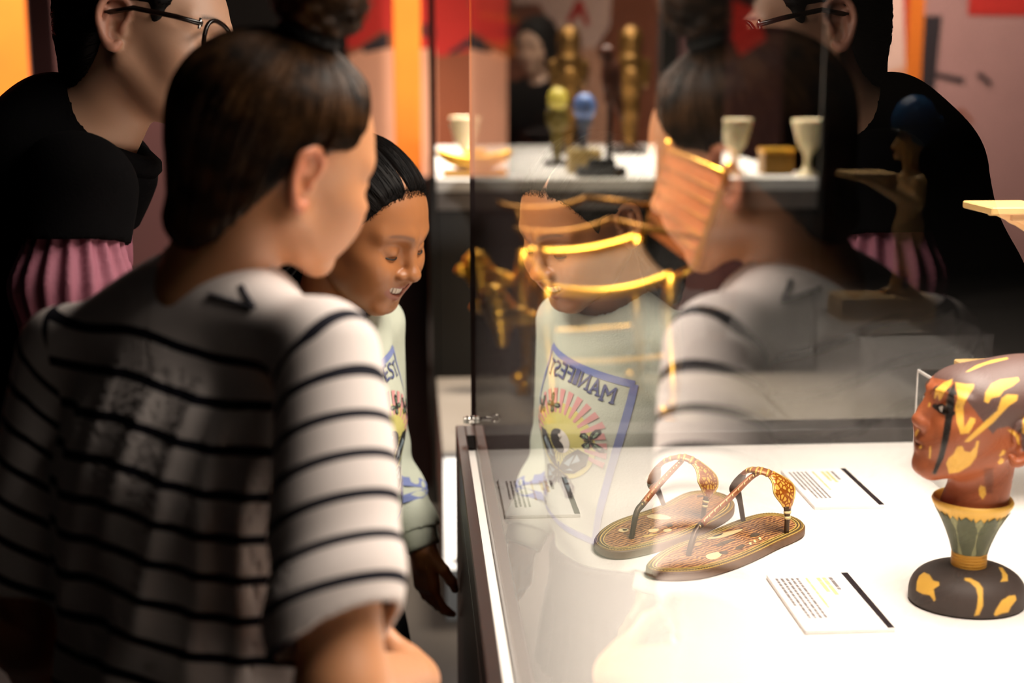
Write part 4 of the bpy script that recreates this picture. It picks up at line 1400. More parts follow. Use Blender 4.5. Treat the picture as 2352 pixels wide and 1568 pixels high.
def stripe_mat():
    m, nt, p = nodes_of('striped_jersey')
    p.inputs['Roughness'].default_value = 0.85
    p.inputs['Specular IOR Level'].default_value = 0.2
    N_ = nt.nodes.new; L = nt.links.new
    def attr(n):
        a = N_('ShaderNodeAttribute'); a.attribute_name = n; return a.outputs['Fac']
    def math_(op, a, b=None, c=None):
        n = N_('ShaderNodeMath'); n.operation = op
        for i, x in enumerate((a, b, c)):
            if x is None: continue
            if isinstance(x, (int, float)): n.inputs[i].default_value = x
            else: L(x, n.inputs[i])
        return n.outputs[0]
    per = 0.0375; wd = 0.0088
    def stripes(a, off):
        f = math_('FRACT', math_('MULTIPLY', math_('ADD', a, off), 1 / per))
        return math_('LESS_THAN', math_('ABSOLUTE', math_('SUBTRACT', f, 0.5)), wd / per / 2)
    st = math_('MULTIPLY', stripes(attr('torso_s'), STRIPE_T), math_('LESS_THAN', attr('torso_s'), -0.020))
    ss = stripes(attr('sleeve_s'), STRIPE_S)
    reg = math_('GREATER_THAN', attr('region'), 0.004)
    mx = N_('ShaderNodeMix'); mx.data_type = 'FLOAT'
    L(reg, mx.inputs['Factor']); L(st, mx.inputs[2]); L(ss, mx.inputs[3])
    col = N_('ShaderNodeMix'); col.data_type = 'RGBA'
    L(mx.outputs[0], col.inputs['Factor'])
    col.inputs['A'].default_value = rgb('dcd1cc'); col.inputs['B'].default_value = rgb('15141f')
    L(col.outputs['Result'], p.inputs['Base Color'])
    tc = N_('ShaderNodeTexCoord'); n2 = N_('ShaderNodeTexNoise'); n2.inputs['Scale'].default_value = 700
    L(tc.outputs['Object'], n2.inputs['Vector'])
    b = N_('ShaderNodeBump'); b.inputs['Strength'].default_value = 0.25; b.inputs['Distance'].default_value = 0.001
    L(n2.outputs['Fac'], b.inputs['Height']); L(b.outputs['Normal'], p.inputs['Normal'])
    return m
STRIPE_T, STRIPE_S = 0.070, 0.012
o = shirt_mesh(ch, 'striped_shirt', stripe_mat(), 0.0032, (-0.52, 0.98, 0.80), (0.12, 1.60, 1.40), ch_fold, 0.055, 0.815, (0.046, 0.064), (0.86, 0.80), ch_attr, crook=RGT * 0.42 - np.array((0, 0.35, 0)), neck_at=(0.012, 0.026, -0.026))
hang(o, child)
M_rib = plain('ribbed_jersey', 'd9cfca', 0.85, bumpy=0.3, bscale=500)
nbx = ch.N + ch.RT @ np.array((0.012, 0.026, -0.026)); ntx = nbx + ch.RT @ np.array((0, 0.016, 0.13))
axn = unit(ntx - nbx); b1 = unit(np.cross(axn, ch.RT[:, 1])); b2 = np.cross(axn, b1)
pts = []
for a in np.linspace(0, 2 * math.pi, 49):
    d = (math.cos(a) * b1 + math.sin(a) * b2)
    r0 = 0.0565
    h_ = np.linspace(-0.01, 0.10, 56)
    q_ = np.array([nbx + axn * t + d * (r0 + t * 0.16) for t in h_])
    v_ = ch.cloth(q_.astype(F32))
    i_ = int(np.argmax(v_ > -0.001)) if (v_ > -0.001).any() else 30
    pts.append(q_[i_])
pts = np.array(pts)
for _ in range(3):
    pts[:-1] = 0.5 * pts[:-1] + 0.25 * (np.roll(pts[:-1], 1, 0) + np.roll(pts[:-1], -1, 0)); pts[-1] = pts[0]
hang(MB().tube(pts, 0.0052, 8, caps=False).build('collar', M_rib, None, True), child)
def ch_mark(pix, w):
    mbm = MB(); out = []
    for px_, py_ in spline(pix, 14):
        t_ = 0.9
        d_ = ray(px_, py_); d_ = d_ / np.linalg.norm(d_)
        for _ in range(60):
            t_ += 0.8 * float(ch.cloth((EYE + d_ * t_)[None].astype(F32))[0])
        out.append(EYE + d_ * (t_ + 0.001))
    mbm.tube(out, w, 6, flat=0.5)
    hang(mbm.build('shoulder_stripe', M_navy, None, True), child)
M_navy = plain('navy_stripe', '15141f', 0.85)
ch_mark([(482, 676), (530, 690), (586, 706)], 0.0038)
ch_mark([(554, 656), (568, 680), (588, 707)], 0.0034)
hang(legs(ch, None, 0.80, 0.075, M_dk, M_shoe), child)
for oo in [x for x in scene.objects if x.name.startswith('shoe') and x.parent is None]: hang(oo, child)
M_hairb = hair_mat('brown_hair', '170d06', '4d321a', 0.45, 0.15)
line_c = [(-0.12, -0.118), (-0.075, -0.108), (-0.050, -0.075), (-0.030, -0.015), (-0.012, 0.030), (0.008, 0.036), (0.020, 0.044), (0.034, 0.062), (0.050, 0.078), (0.066, 0.092), (0.12, 0.100)]
BUN = np.array((0.004, -0.012, 0.150))
o, cap = hair_cap(ch, 'hair', M_hairb, None, 0.0026, line_c, lambda L: 0.0085 + 0.006 * bump(L, (0, -0.07, 0.06), (0.08, 0.06, 0.07)), 0.0009, BUN)
hang(o, child); o['label'] = 'brown hair combed up to the bun'
S_ = combed(ch, cap, 3000, 12, BUN, 0.0015, 3)
hang(hair_strands('hair_strands', S_, 0.00055, M_hairb, None), child)
# bun
def bun_sdf(P):
    L = ((P - ch.O.astype(F32)) @ ch.RH.astype(F32)) / F32(ch.s)
    q = L - np.array((0.004, -0.014, 0.166), F32)
    a = np.arctan2(q[:, 1], q[:, 0]); r = np.hypot(q[:, 0], q[:, 1])
    d = ell(q, (0, 0, 0), (0.050, 0.046, 0.036))
    d = d - 0.0028 * np.sin(a * 5 + r * 260 + q[:, 2] * 90) - 0.0016 * np.sin(a * 11 - q[:, 2] * 210)
    d = smin(d, cone(L, (0.004, -0.012, 0.108), (0.004, -0.013, 0.140), 0.026, 0.022), 0.012)
    return d * ch.s
bc = ch.O + ch.RH @ np.array((0.004, -0.014, 0.155)) * ch.s
v, f = extract(bun_sdf, bc - 0.075, bc + 0.075, 0.0024)
o = mesh_obj('bun', v, f, M_hairb); hang(o, child); o['label'] = 'loose hair bun on top of the head'
rng = np.random.default_rng(5)
cur = []
for i in range(420):
    a0 = rng.uniform(0, 6.28); ph = rng.uniform(-1.2, 1.2); rr = rng.uniform(0.9, 1.12)
    tl = rng.uniform(1.2, 2.6); tilt = rng.normal(0, 0.5)
    pts = []
    for j in range(10):
        a = a0 + tl * j / 9; p2 = ph + tilt * (j / 9 - .5)
        q = np.array((0.050 * math.cos(a) * math.cos(p2), 0.046 * math.sin(a) * math.cos(p2), 0.036 * math.sin(p2))) * rr
        pts.append(np.array((0.004, -0.014, 0.166)) + q)
    cur.append(pts)
cur = (np.array(cur) * ch.s) @ ch.RH.T + ch.O
hang(hair_strands('bun_strands', cur, 0.0006, M_hairb, None), child)
tie = MB(); ring = [ch.O + ch.RH @ (np.array((0.004 + 0.025 * math.cos(a), -0.012 + 0.025 * math.sin(a), 0.128)) * ch.s) for a in np.linspace(0, 2 * math.pi, 25)]
tie.tube(ring, 0.0065, 8, caps=False)
hang(tie.build('hair_tie', plain('black_elastic', '0a0909', 0.8), None, True), child)

# ------------------------------------------------ the smiling girl at the corner of the case
gi = Folk()
gi.O = np.array((-0.0811, 2.1915, 1.2790)); gi.RH = facing(124, 23.3, 1.3); gi.s = 1.115
gi.RT = facing(128, 4, 0)
gi.N = np.array((-0.138, 2.228, 1.155))
r_ = gi.RT[:, 0]
gi.SR = gi.N + r_ * 0.135 + np.array((0, 0, -0.050)); gi.SL = gi.N - r_ * 0.128 + np.array((0, 0, -0.050))
gi.ER = gi.SR + np.array((-0.02, 0.05, -0.23)); gi.WR = gi.ER + np.array((0.06, -0.06, -0.17))
gi.EL = np.array((-0.058, 2.370, 0.885)); gi.WL = np.array((0.008, 2.300, 0.725))
gi.spine = [(0, 0.01, -0.09), (0, 0.012, -0.19), (0, 0.008, -0.32), (0, 0.0, -0.46)]
gi.girth = [0.110, 0.124, 0.122, 0.128]; gi.flat = 1.18; gi.shoulder = 0.038
gi.arm = (0.036, 0.030, 0.023); gi.neck = (0.046, 0.048); gi.cut = 0.72
gi.cut = 0.56
gi.skin = tinted('girl_skin', 0.42, 0.10, bumpy=0.05, bscale=500)
gi.hands = [(gi.WL, frame_of((0.10, -0.10, -1), (0.5, -0.8, 0)), 0.88, 0.28, 0.05, 1), (gi.WR, frame_of((0.1, -0.1, -1), (0.5, -0.8, 0)), 0.88, 0.28, 0.05, 1)]
girl = empty('person', (gi.N[0], gi.N[1], 0), 'smiling girl with pulled-back dark hair and a pale printed sweatshirt, looking down', 'person')
o = body_mesh(gi, 'body', '', 0.0016, (-0.42, 1.94, 0.55), (0.12, 2.48, 1.43), dict(smile=1.0, lids=0.0, nose_w=1.2, round_=1.0),
              dict(base=(0.37, 0.145, 0.052), lips=(0.34, 0.11, 0.07), brow=(0.16, 0.07, 0.035), smile=1.0, flush=(0.46, 0.18, 0.07)), None)
hang(o, girl)
M_eye = plain('eye_white', 'ddd5cc', 0.2); M_lash = plain('dark_lashes', '0c0705', 0.6)
L2W = lambda q: (np.asarray(q) * gi.s) @ gi.RH.T + gi.O
for s in (1, -1):
    e = L2W(np.array([[s * 0.0305, 0.0672, 0.0050]]))[0]
    hang(MB().ball(e, 0.0125 * gi.s, 20).build('eye', M_eye, None, True), girl)
    hang(lash_arc(L2W, s, 0.0005, 0.0032, M_lash, None), girl)
M_tooth = plain('tooth_enamel', 'efe2d2', 0.25)
for i in range(8):
    x = -0.0195 + 0.0390 * i / 7
    y = 0.0880 - 21.0 * x * x; z = -0.0522 + 12 * x * x
    mb = MB().box((-0.0027, -0.002, -0.0056), (0.0027, 0.0016, 0.0046), 0.0009, R=rot_z(-x * 36), o=(x, y, z))
    mb.v = [tuple(L2W(np.array([p]))[0]) for p in mb.v]
    hang(mb.build('tooth', M_tooth, None, True), girl)
M_hairk = hair_mat('black_hair', '070505', '120d0a', 0.55, 0.12)
line_g = [(-0.12, -0.075), (-0.075, -0.070), (-0.045, -0.040), (-0.030, 0.0), (-0.012, 0.028), (0.008, 0.028), (0.018, 0.006), (0.026, 0.030), (0.044, 0.062), (0.062, 0.082), (0.075, 0.090), (0.12, 0.096)]
TAIL = np.array((0, -0.125, 0.055))
def tail(L, d):
    t = chain(L, [(0, -0.095, 0.045), (0.0, -0.130, 0.030), (0.0, -0.140, -0.03), (0.0, -0.125, -0.10), (0.0, -0.115, -0.17)], [0.022, 0.030, 0.034, 0.034, 0.018], 0.02)
    t = t - 0.0025 * np.sin(L[:, 2] * 130 + L[:, 0] * 200)
    d = smin(d, t, 0.012)
    part_ = np.abs(L[:, 0] - 0.016) + 10 * np.maximum(-L[:, 1] - 0.01, 0)
    return d + 0.0085 * np.exp(-(part_ / 0.0026) ** 2) * (L[:, 2] > 0.05)
c_g = gi.O
o, capg = hair_cap(gi, 'hair', M_hairk, None, 0.0020, line_g, lambda L: 0.0040 + 0.006 * sstep(-L[:, 1], -0.06, 0.02), 0.0007, TAIL, tail, lo=c_g - np.array((0.22, 0.20, 0.19)), hi=c_g + np.array((0.20, 0.24, 0.18)))
hang(o, girl); o['label'] = 'black hair parted and tied at the back'
S_ = combed(gi, capg, 1800, 9, TAIL, 0.0010, 9, keep=lambda P: (np.abs(P[:, 0] - 0.016) > 0.005) | (P[:, 1] < -0.01))
hang(hair_strands('hair_strands', S_, 0.00045, M_hairk, None), girl)
# short curls along the hairline
rng = np.random.default_rng(31); n_ = 900
a_ = rng.uniform(-1.25, 1.25, n_); x_ = 0.066 * np.sin(a_); y_ = 0.030 + 0.050 * np.cos(a_) ** 0.8
z_ = np.interp(y_ - 0.25 * np.abs(x_), [p[0] for p in line_g], [p[1] for p in line_g]) + rng.uniform(-0.006, 0.010, n_)
c0_ = np.array((0, -0.017, 0.036))
d_ = np.stack([x_, y_ + 0.017, z_ - 0.036], 1); d_ /= np.linalg.norm(d_, axis=1, keepdims=True)
t_ = np.full(n_, 0.06)
for _ in range(14): t_ = t_ - 0.8 * gi.head0((c0_ + d_ * t_[:, None]).astype(F32))
p_ = c0_ + d_ * t_[:, None]
tw = np.stack([-0.3 * x_, np.full(n_, -0.6), np.full(n_, 0.9)], 1) + rng.normal(0, 0.5, (n_, 3)); tw /= np.linalg.norm(tw, axis=1, keepdims=True)
ln = rng.uniform(0.005, 0.012, (n_, 1))
cur = np.stack([p_ + tw * ln * k / 4 + d_ * 0.0012 * np.sin(k * 1.4 + np.arange(n_))[:, None] for k in range(5)], 1)
cur = (np.array(cur) * gi.s) @ gi.RH.T + gi.O
hang(hair_strands('hairline_curls', cur, 0.00030, M_hairk, None), girl)
M_mint = plain('pale_mint_fleece', 'c9cfbd', 0.9, noise=0.05, nscale=30, bumpy=0.35, bscale=600)
def gi_fold(P):
    q = (P - gi.N.astype(F32)) @ gi.RT.astype(F32)
    d = 0.0030 * np.sin(q[:, 2] * 45 + q[:, 0] * 18 + 1.5 * np.sin(q[:, 0] * 25)) * sstep(-q[:, 2], 0.20, 0.34)
    t = np.clip((0.93 - P[:, 2]) / 0.2, 0, 1)
    arm = sstep(np.abs(q[:, 0]), 0.13, 0.17)
    d += arm * (0.0055 * np.sin(P[:, 2] * 120 + q[:, 1] * 30) * t)
    return d
o = shirt_mesh(gi, 'sweatshirt', M_mint, 0.0030, (-0.46, 1.90, 0.68), (0.14, 2.52, 1.24), gi_fold, 0.054, 0.70, (0.042, 0.043, 0.039), (1.86, 1.86))
hang(o, girl)
for W, E in ((gi.WL, gi.EL), (gi.WR, gi.ER)):
    a = E + (W - E) * 0.80; b = E + (W - E) * 1.02
    cuff = MB(); m = 9
    pts = [a + (b - a) * i / m for i in range(m + 1)]
    cuff.tube(pts, [0.034, 0.0365, 0.0355, 0.0345, 0.034, 0.0335, 0.033, 0.0325, 0.0320, 0.0295], 28)
    hang(cuff.build('cuff', M_mint, None, True), girl)
nb_ = gi.N + gi.RT @ np.array((0, 0.012, -0.030))
nk_ax = unit(gi.RT @ np.array((0, 0.018, 0.13))); e1 = unit(np.cross(nk_ax, (0, 0, 1.0)) + 1e-6); e2 = np.cross(nk_ax, e1)
col = MB(); pts = []
for a in np.linspace(0, 2 * math.pi, 33):
    dd = math.cos(a) * e1 + math.sin(a) * e2
    pts.append(gi.N + gi.RT @ np.array((0, 0.008, 0.0)) + dd * 0.060 - np.array((0, 0, 0.010)) + gi.RT[:, 1] * 0.0 - np.array((0, 0, 1)) * 0.020 * max(0, dd @ gi.RT[:, 1]))
col.tube(pts, 0.0095, 8, caps=False)
hang(col.build('collar', M_mint, None, True), girl)
nkp = []
for a in np.linspace(0, 2 * math.pi, 61):
    dd = math.cos(a) * gi.RT[:, 0] + math.sin(a) * gi.RT[:, 1]
    p = gi.N + dd * np.array((0.058, 0.058, 0)) + np.array((0, 0, 0.010 - 0.050 * max(0, dd @ gi.RT[:, 1]) ** 2)) + gi.RT[:, 1] * 0.016
    nkp.append(p)
hang(MB().tube(nkp, 0.0014, 6, caps=False).build('necklace', plain('dark_chain', '4a3a2a', 0.4, 0.8), None, True), girl)
M_skirt = plain('black_ruffle_cloth', '0b0a0b', 0.9, noise=0.3)
def skirt_sdf(P):
    c = gi.N + gi.RT @ np.array((0, 0, 0)); q = (P - np.array((c[0], c[1], 0.70), F32)) @ gi.RT.astype(F32)
    a = np.arctan2(q[:, 1], q[:, 0]); qe = q * np.array((1, 1.25, 1), F32)
    r = np.hypot(qe[:, 0], qe[:, 1])
    R = 0.118 + 0.22 * np.maximum(-q[:, 2], 0) + 0.006 * np.sin(a * 14) * sstep(-q[:, 2], 0.0, 0.1)
    d = (r - R) * 0.8
    hemz = -0.165 + 0.006 * np.sin(a * 14)
    return np.maximum(np.maximum(d, q[:, 2] - 0.04), hemz - q[:, 2])
v, f = extract(skirt_sdf, (-0.36, 2.0, 0.5), (0.10, 2.45, 0.76), 0.005)
hang(mesh_obj('skirt', v, f, M_skirt), girl)
hang(legs(gi, None, 0.62, 0.062, M_dk, M_shoe, (0.060, 0.045, 0.035), name='leggings', length_top=0.06), girl)
for oo in [x for x in scene.objects if x.name.startswith('shoe') and x.parent is None]: hang(oo, girl)

# print on the sweatshirt: flat ink laid on the cloth
PC = gi.N + gi.RT @ np.array((0, 0, -0.205))          # middle of the print, inside the chest
PRINT_TILT = math.radians(13)
def on_cloth(uv, off):
    uv = np.asarray(uv, float)
    ca, sa = math.cos(PRINT_TILT), math.sin(PRINT_TILT)
    uv = np.stack([uv[:, 0] * ca - uv[:, 1] * sa + 0.010, uv[:, 0] * sa + uv[:, 1] * ca], 1)
    # u runs over the chest from the wearer's right to the wearer's left, wrapped as an arc
    ang = uv[:, 0] / 0.112
    d = -gi.RT[:, 0][None] * np.sin(ang)[:, None] + gi.RT[:, 1][None] * np.cos(ang)[:, None]
    d = d * np.array((1, 1, 0)); d /= np.linalg.norm(d, axis=1, keepdims=True)
    base = PC[None] + np.array((0, 0, 1.0))[None] * uv[:, 1:2]
    t = np.full(len(uv), 0.24)
    for _ in range(40):
        P = base + d * t[:, None]
        t = t - np.clip(gi.cloth(P.astype(F32)) - off, -0.02, 0.02) * 0.8
    return base + d * t[:, None]

INK = {k: plain('ink_' + k, c, 0.75) for k, c in dict(blue='7f8cc0', letter='59618f', navy='2f3350', pink='d99a98', yellow='d8cf7a', black='1b1a1d', white='ece6dc', sky='9fb3bd', green='8fa88c', violet='6c6fa6').items()}
class Ink:
    def __init__(self): self.t = []
    def poly(self, pts, sub=0.006):
        """filled outline, cut small enough to follow the cloth"""
        bmm = bmesh_from(pts)
        bmesh.ops.triangulate(bmm, faces=bmm.faces[:])
        for _ in range(6):
            es = [e for e in bmm.edges if e.calc_length() > sub]
            if not es: break
            bmesh.ops.subdivide_edges(bmm, edges=es, cuts=1)
            bmesh.ops.triangulate(bmm, faces=[f for f in bmm.faces if len(f.verts) > 3])
        self.t.append(bm_arrays(bmm)); return self
    def mesh(self, vs, fs):
        self.t.append((np.asarray(vs, float), fs)); return self
    def line(self, pts, w):
        pts = np.asarray(pts, float)
        if len(pts) == 2: pts = np.array([pts[0] + (pts[1] - pts[0]) * k / 5 for k in range(6)])
        T = np.gradient(pts, axis=0); T /= np.linalg.norm(T, axis=1, keepdims=True) + 1e-12
        Nn = np.stack([-T[:, 1], T[:, 0]], 1)
        vs = np.concatenate([pts + Nn * w / 2, pts - Nn * w / 2]); n = len(pts)
        return self.mesh(vs, [(i, i + 1, n + i + 1, n + i) for i in range(n - 1)])
    def build(self, name, mat, off):
        vs = []; fs = []
        for v, f in self.t:
            b = len(vs); vs += list(v); fs += [[i + b for i in q] for q in f]
        o = mesh_obj(name, on_cloth(np.array(vs), off), fs, mat)
        return hang(o, girl)
import bmesh
def bmesh_from(pts):
    b = bmesh.new()
    b.faces.new([b.verts.new((x, y, 0)) for x, y in pts]); return b
def bm_arrays(b):
    b.verts.index_update()
    v = np.array([(x.co.x, x.co.y) for x in b.verts]); f = [[q.index for q in fa.verts] for fa in b.faces]
    b.free(); return v, f
def circ(c, r, n=28, a0=0, a1=2 * math.pi):
    return [(c[0] + r * math.cos(a), c[1] + r * math.sin(a)) for a in np.linspace(a0, a1, n, endpoint=False)]
PW, PT, PB = 0.088, 0.115, -0.155
sun = (0.0, -0.010)
fr_ = Ink()
for (a, b) in (((-PW, PT), (PW, PT)), ((-PW, PB), (PW, PB))):
    fr_.line([(a[0] + (b[0] - a[0]) * k / 24, a[1]) for k in range(25)], 0.011)
for x in (-PW, PW):
    fr_.line([(x, PB + (PT - PB) * k / 30) for k in range(31)], 0.011)
fr_.build('print_border', INK['blue'], 0.0012)
Ink().poly(circ(sun, 0.062, 40)).build('print_glow', INK['yellow'], 0.0010)
ry = Ink()
for k in range(17):
    a = math.radians(-8 + 196 * k / 16)
    r0, r1 = 0.045, 0.083 if 35 < math.degrees(a) < 145 else 0.078
    w0, w1 = 0.0022, 0.0052
    t_ = np.array((math.cos(a), math.sin(a))); n_ = np.array((-t_[1], t_[0])); s_ = np.array(sun)
    ry.poly([s_ + t_ * r0 - n_ * w0, s_ + t_ * r1 - n_ * w1, s_ + t_ * r1 + n_ * w1, s_ + t_ * r0 + n_ * w0])
ry.build('print_rays', INK['pink'], 0.0014)
def text_mesh(txt, size, bold):
    cu = bpy.data.curves.new('lettering', 'FONT'); cu.body = txt; cu.size = size; cu.align_x = 'CENTER'; cu.offset = 0.0; cu.resolution_u = 3
    ob = bpy.data.objects.new('lettering', cu); COL.objects.link(ob)
    dg = bpy.context.evaluated_depsgraph_get(); dg.update()
    me = ob.evaluated_get(dg).to_mesh()
    v = np.array([(p.co.x, p.co.y) for p in me.vertices]); f = [list(p.vertices) for p in me.polygons]
    ob.evaluated_get(dg).to_mesh_clear()
    bpy.data.objects.remove(ob); bpy.data.curves.remove(cu)
    return v, f
def serif(v, f, k):
    return v, f
for dx, dy, mt, off in ((0.0011, -0.0013, 'navy', 0.0014), (0.0004, 0.0, 'letter', 0.0017), (0, 0.0004, 'letter', 0.0020)):
    x = -0.066
    ink = Ink()
    for chx, adv in (('M', .0225), ('A', .0195), ('N', .0200), ('I', .0110), ('F', .0165), ('E', .0170), ('S', .0170), ('T', .0170)):
        v, f = text_mesh(chx, 0.036, 0)
        if len(v) == 0: continue
        lo_, hi_ = v.min(0), v.max(0)
        v = v - np.array((lo_[0], 0))
        xc = x + (adv - 0.002) / 2
        yc = 0.075 + 0.012 * (1 - (xc / 0.07) ** 2)
        sc = (adv - 0.0035) / (hi_[0] - lo_[0])
        v = v * np.array((sc, 1.0)) + np.array((x + dx, yc + dy))
        ink.mesh(v, f)
        # slab serifs at foot and head
        wd_ = adv - 0.0035
        if chx in 'MANIFET':
            feet = {'M': (0.1, 0.9), 'A': (0.1, 0.9), 'N': (0.12,), 'I': (0.5,), 'F': (0.2,), 'E': (), 'T': (0.5,)}[chx]
            for q in feet:
                ink.mesh([(x + wd_ * q - 0.0034 + dx, yc + dy), (x + wd_ * q + 0.0034 + dx, yc + dy), (x + wd_ * q + 0.0034 + dx, yc + dy + 0.0022), (x + wd_ * q - 0.0034 + dx, yc + dy + 0.0022)], [(0, 1, 2, 3)])
        x += adv
    ink.build('print_lettering', INK[mt], off)
# yin-yang disc
yy = (0.000, -0.010); R_ = 0.020
Ink().poly(circ(yy, R_)).build('print_disc', INK['white'], 0.0018)
half = circ(yy, R_, 20, -math.pi / 2, math.pi / 2 + 0.16)
s1 = circ((yy[0], yy[1] + R_ / 2), R_ / 2, 12, math.pi / 2, -math.pi / 2)
s2 = circ((yy[0], yy[1] - R_ / 2), R_ / 2, 12, math.pi / 2, 3 * math.pi / 2)
Ink().poly(half + s1 + s2, 0.004).build('print_disc_half', INK['black'], 0.0028)
Ink().poly(circ((yy[0], yy[1] + R_ / 2), 0.0030, 14)).build('print_disc_dot', INK['white'], 0.0034)
Ink().poly(circ((yy[0], yy[1] - R_ / 2), 0.0030, 14)).build('print_disc_dot', INK['black'], 0.0030)
def butterfly(c, s, rot, fill, petals=True):
    k, f2_ = Ink(), Ink()
    R2 = np.array([[math.cos(rot), -math.sin(rot)], [math.sin(rot), math.cos(rot)]])
    def tr(p): return [tuple(np.array(c) + R2 @ (np.array(q) * s)) for q in p]
    for m in (1, -1):
        up_ = [(0.02 * m, 0.02), (0.25 * m, 0.55), (0.62 * m, 0.95), (0.95 * m, 0.90), (0.92 * m, 0.55), (0.62 * m, 0.18), (0.25 * m, 0.0)]
        lw = [(0.02 * m, -0.02), (0.40 * m, -0.02), (0.68 * m, -0.22), (0.62 * m, -0.60), (0.36 * m, -0.75), (0.14 * m, -0.45)]
        k.poly(tr(up_)).poly(tr(lw))
        for a, b, cc in (((0.22, 0.30), (0.55, 0.75), (0.42, 0.30)), ((0.48, 0.40), (0.62, 0.78), (0.74, 0.62)), ((0.30, 0.12), (0.46, 0.26), (0.58, 0.24)),
                         ((0.16, -0.10), (0.52, -0.14), (0.34, -0.30)), ((0.30, -0.36), (0.54, -0.24), (0.52, -0.50)), ((0.18, -0.30), (0.26, -0.36), (0.34, -0.60))):
            f2_.poly(tr([(a[0] * m, a[1]), (b[0] * m, b[1]), (cc[0] * m, cc[1])]))
    k.poly(tr([(-0.04, 0.25), (0.04, 0.25), (0.05, -0.45), (-0.05, -0.45)]))
    k.build('print_butterfly', INK['black'], 0.0020)
    f2_.build('print_wing_cells', INK[fill], 0.0024)
butterfly((0.0, -0.062), 0.056, 0.0, 'sky')
butterfly((0.030, 0.040), 0.015, 0.5, 'green'); butterfly((-0.050, 0.012), 0.020, 1.2, 'green'); butterfly((0.060, 0.022), 0.016, -0.6, 'green')
ry = Ink()
for k in range(14):
    a = math.radians(180 + 180 * (k + .5) / 14); t_ = np.array((math.cos(a), math.sin(a)))
    ry.line([np.array(yy) + t_ * 0.022, np.array(yy) + t_ * 0.036], 0.0010)
ry.build('print_fine_rays', INK['black'], 0.0017)
fl = Ink()
for k in range(12):
    a = 2 * math.pi * k / 12; c = np.array((0.045, -0.118)); t_ = np.array((math.cos(a), math.sin(a))); n_ = np.array((-t_[1], t_[0]))
    fl.poly([c + t_ * 0.004, c + t_ * 0.013 - n_ * 0.0035, c + t_ * 0.021, c + t_ * 0.013 + n_ * 0.0035])
fl.build('print_flower', INK['violet'], 0.0018)
Ink().poly(circ((0.045, -0.118), 0.0055, 16)).build('print_flower_eye', INK['sky'], 0.0022)
lf = Ink()
for k, a in enumerate((-0.6, -0.2, 0.25, 0.7)):
    c = np.array((0.040, -0.152)); t_ = np.array((math.sin(a), math.cos(a))); n_ = np.array((-t_[1], t_[0]))
    lf.poly([c, c + t_ * 0.009 + n_ * 0.003, c + t_ * 0.019, c + t_ * 0.009 - n_ * 0.003])
lf.build('print_leaf', INK['black'], 0.0018)

# ------------------------------------------------ the adult with glasses behind them
ad = Folk()
ad.O = np.array((-0.3460, 1.9550, 1.5515)); ad.RH = facing(104, 8, -13); ad.s = 1.125
ad.RT = facing(90, 26, 0)
ad.N = np.array((-0.425, 1.965, 1.425))
ad.SR = np.array((-0.415, 1.800, 1.372)); ad.SL = np.array((-0.450, 2.145, 1.370))
ad.ER = np.array((-0.430, 1.745, 1.095)); ad.WR = np.array((-0.27, 1.78, 1.00))
ad.EL = np.array((-0.56, 2.18, 1.10)); ad.WL = np.array((-0.54, 2.20, 0.87))
ad.spine = [(0, -0.055, -0.075), (0, -0.01, -0.25), (0, 0.0, -0.42), (0, -0.02, -0.60)]
ad.girth = [0.135, 0.168, 0.155, 0.165]; ad.flat = 1.40; ad.shoulder = 0.048
ad.arm = (0.046, 0.038, 0.028); ad.neck = (0.056, 0.060); ad.cut = 0.80
ad.skin = tinted('adult_skin', 0.5, 0.1, bumpy=0.05)
ad.hands = [(ad.WR, frame_of((1, 0.1, -0.15), (0, 0.8, 0.6)), 1.1, 0.3, 0.05, 1), (ad.WL, frame_of((0.1, 0, -1), (0.8, -0.6, 0)), 1.1, 0.3, 0.05, 1)]
adult = empty('person', (-0.70, 1.97, 0), 'adult with glasses in a dark top over pink sleeves, leaning in behind the striped child', 'person')
o = body_mesh(ad, 'body', '', 0.0028, (-0.86, 1.62, 0.78), (0.02, 2.40, 1.74), dict(smile=0.0, lids=0.5),
              dict(base=(0.50, 0.28, 0.18), lips=(0.42, 0.18, 0.14), brow=(0.06, 0.04, 0.03), smile=0.0, flush=(0.52, 0.22, 0.15)), None)
hang(o, adult)
line_a = [(-0.12, -0.090), (-0.075, -0.085), (-0.050, -0.060), (-0.030, -0.010), (-0.016, 0.030), (0.006, 0.030), (0.012, 0.006), (0.020, 0.010), (0.034, 0.046), (0.050, 0.064), (0.066, 0.080), (0.12, 0.088)]
o, capa = hair_cap(ad, 'hair', M_hairk, None, 0.0032, line_a, lambda L: 0.006 + 0.004 * sstep(-L[:, 1], -0.03, 0.05), 0.0010, np.array((0, -0.13, 0.02)))
hang(o, adult); o['label'] = 'short black hair'
S_ = combed(ad, capa, 1200, 8, (0, -0.13, 0.0), 0.0015, 21)
hang(hair_strands('hair_strands', S_, 0.0007, M_hairk, None), adult)
A2W = lambda q: (np.asarray(q) * ad.s) @ ad.RH.T + ad.O
gl_ = MB()
for s in (1, -1):
    gl_.tube([A2W(np.array([p]))[0] for p in ((s * 0.080, -0.022, 0.012), (s * 0.0800, 0.010, 0.022), (s * 0.0760, 0.060, 0.020), (s * 0.0660, 0.088, 0.018))], 0.0034, 8)
    rim_ = [A2W(np.array([(s * 0.0340 + s * 0.0290 * (abs(math.cos(a)) ** 0.7) * np.sign(math.cos(a)), 0.1000 - 0.0090 * (0.5 + 0.5 * math.cos(a)), 0.006 + 0.0225 * (abs(math.sin(a)) ** 0.75) * np.sign(math.sin(a)))]))[0] for a in np.linspace(0, 2 * math.pi, 33)]
    gl_.tube(rim_, 0.0030, 8, caps=False)
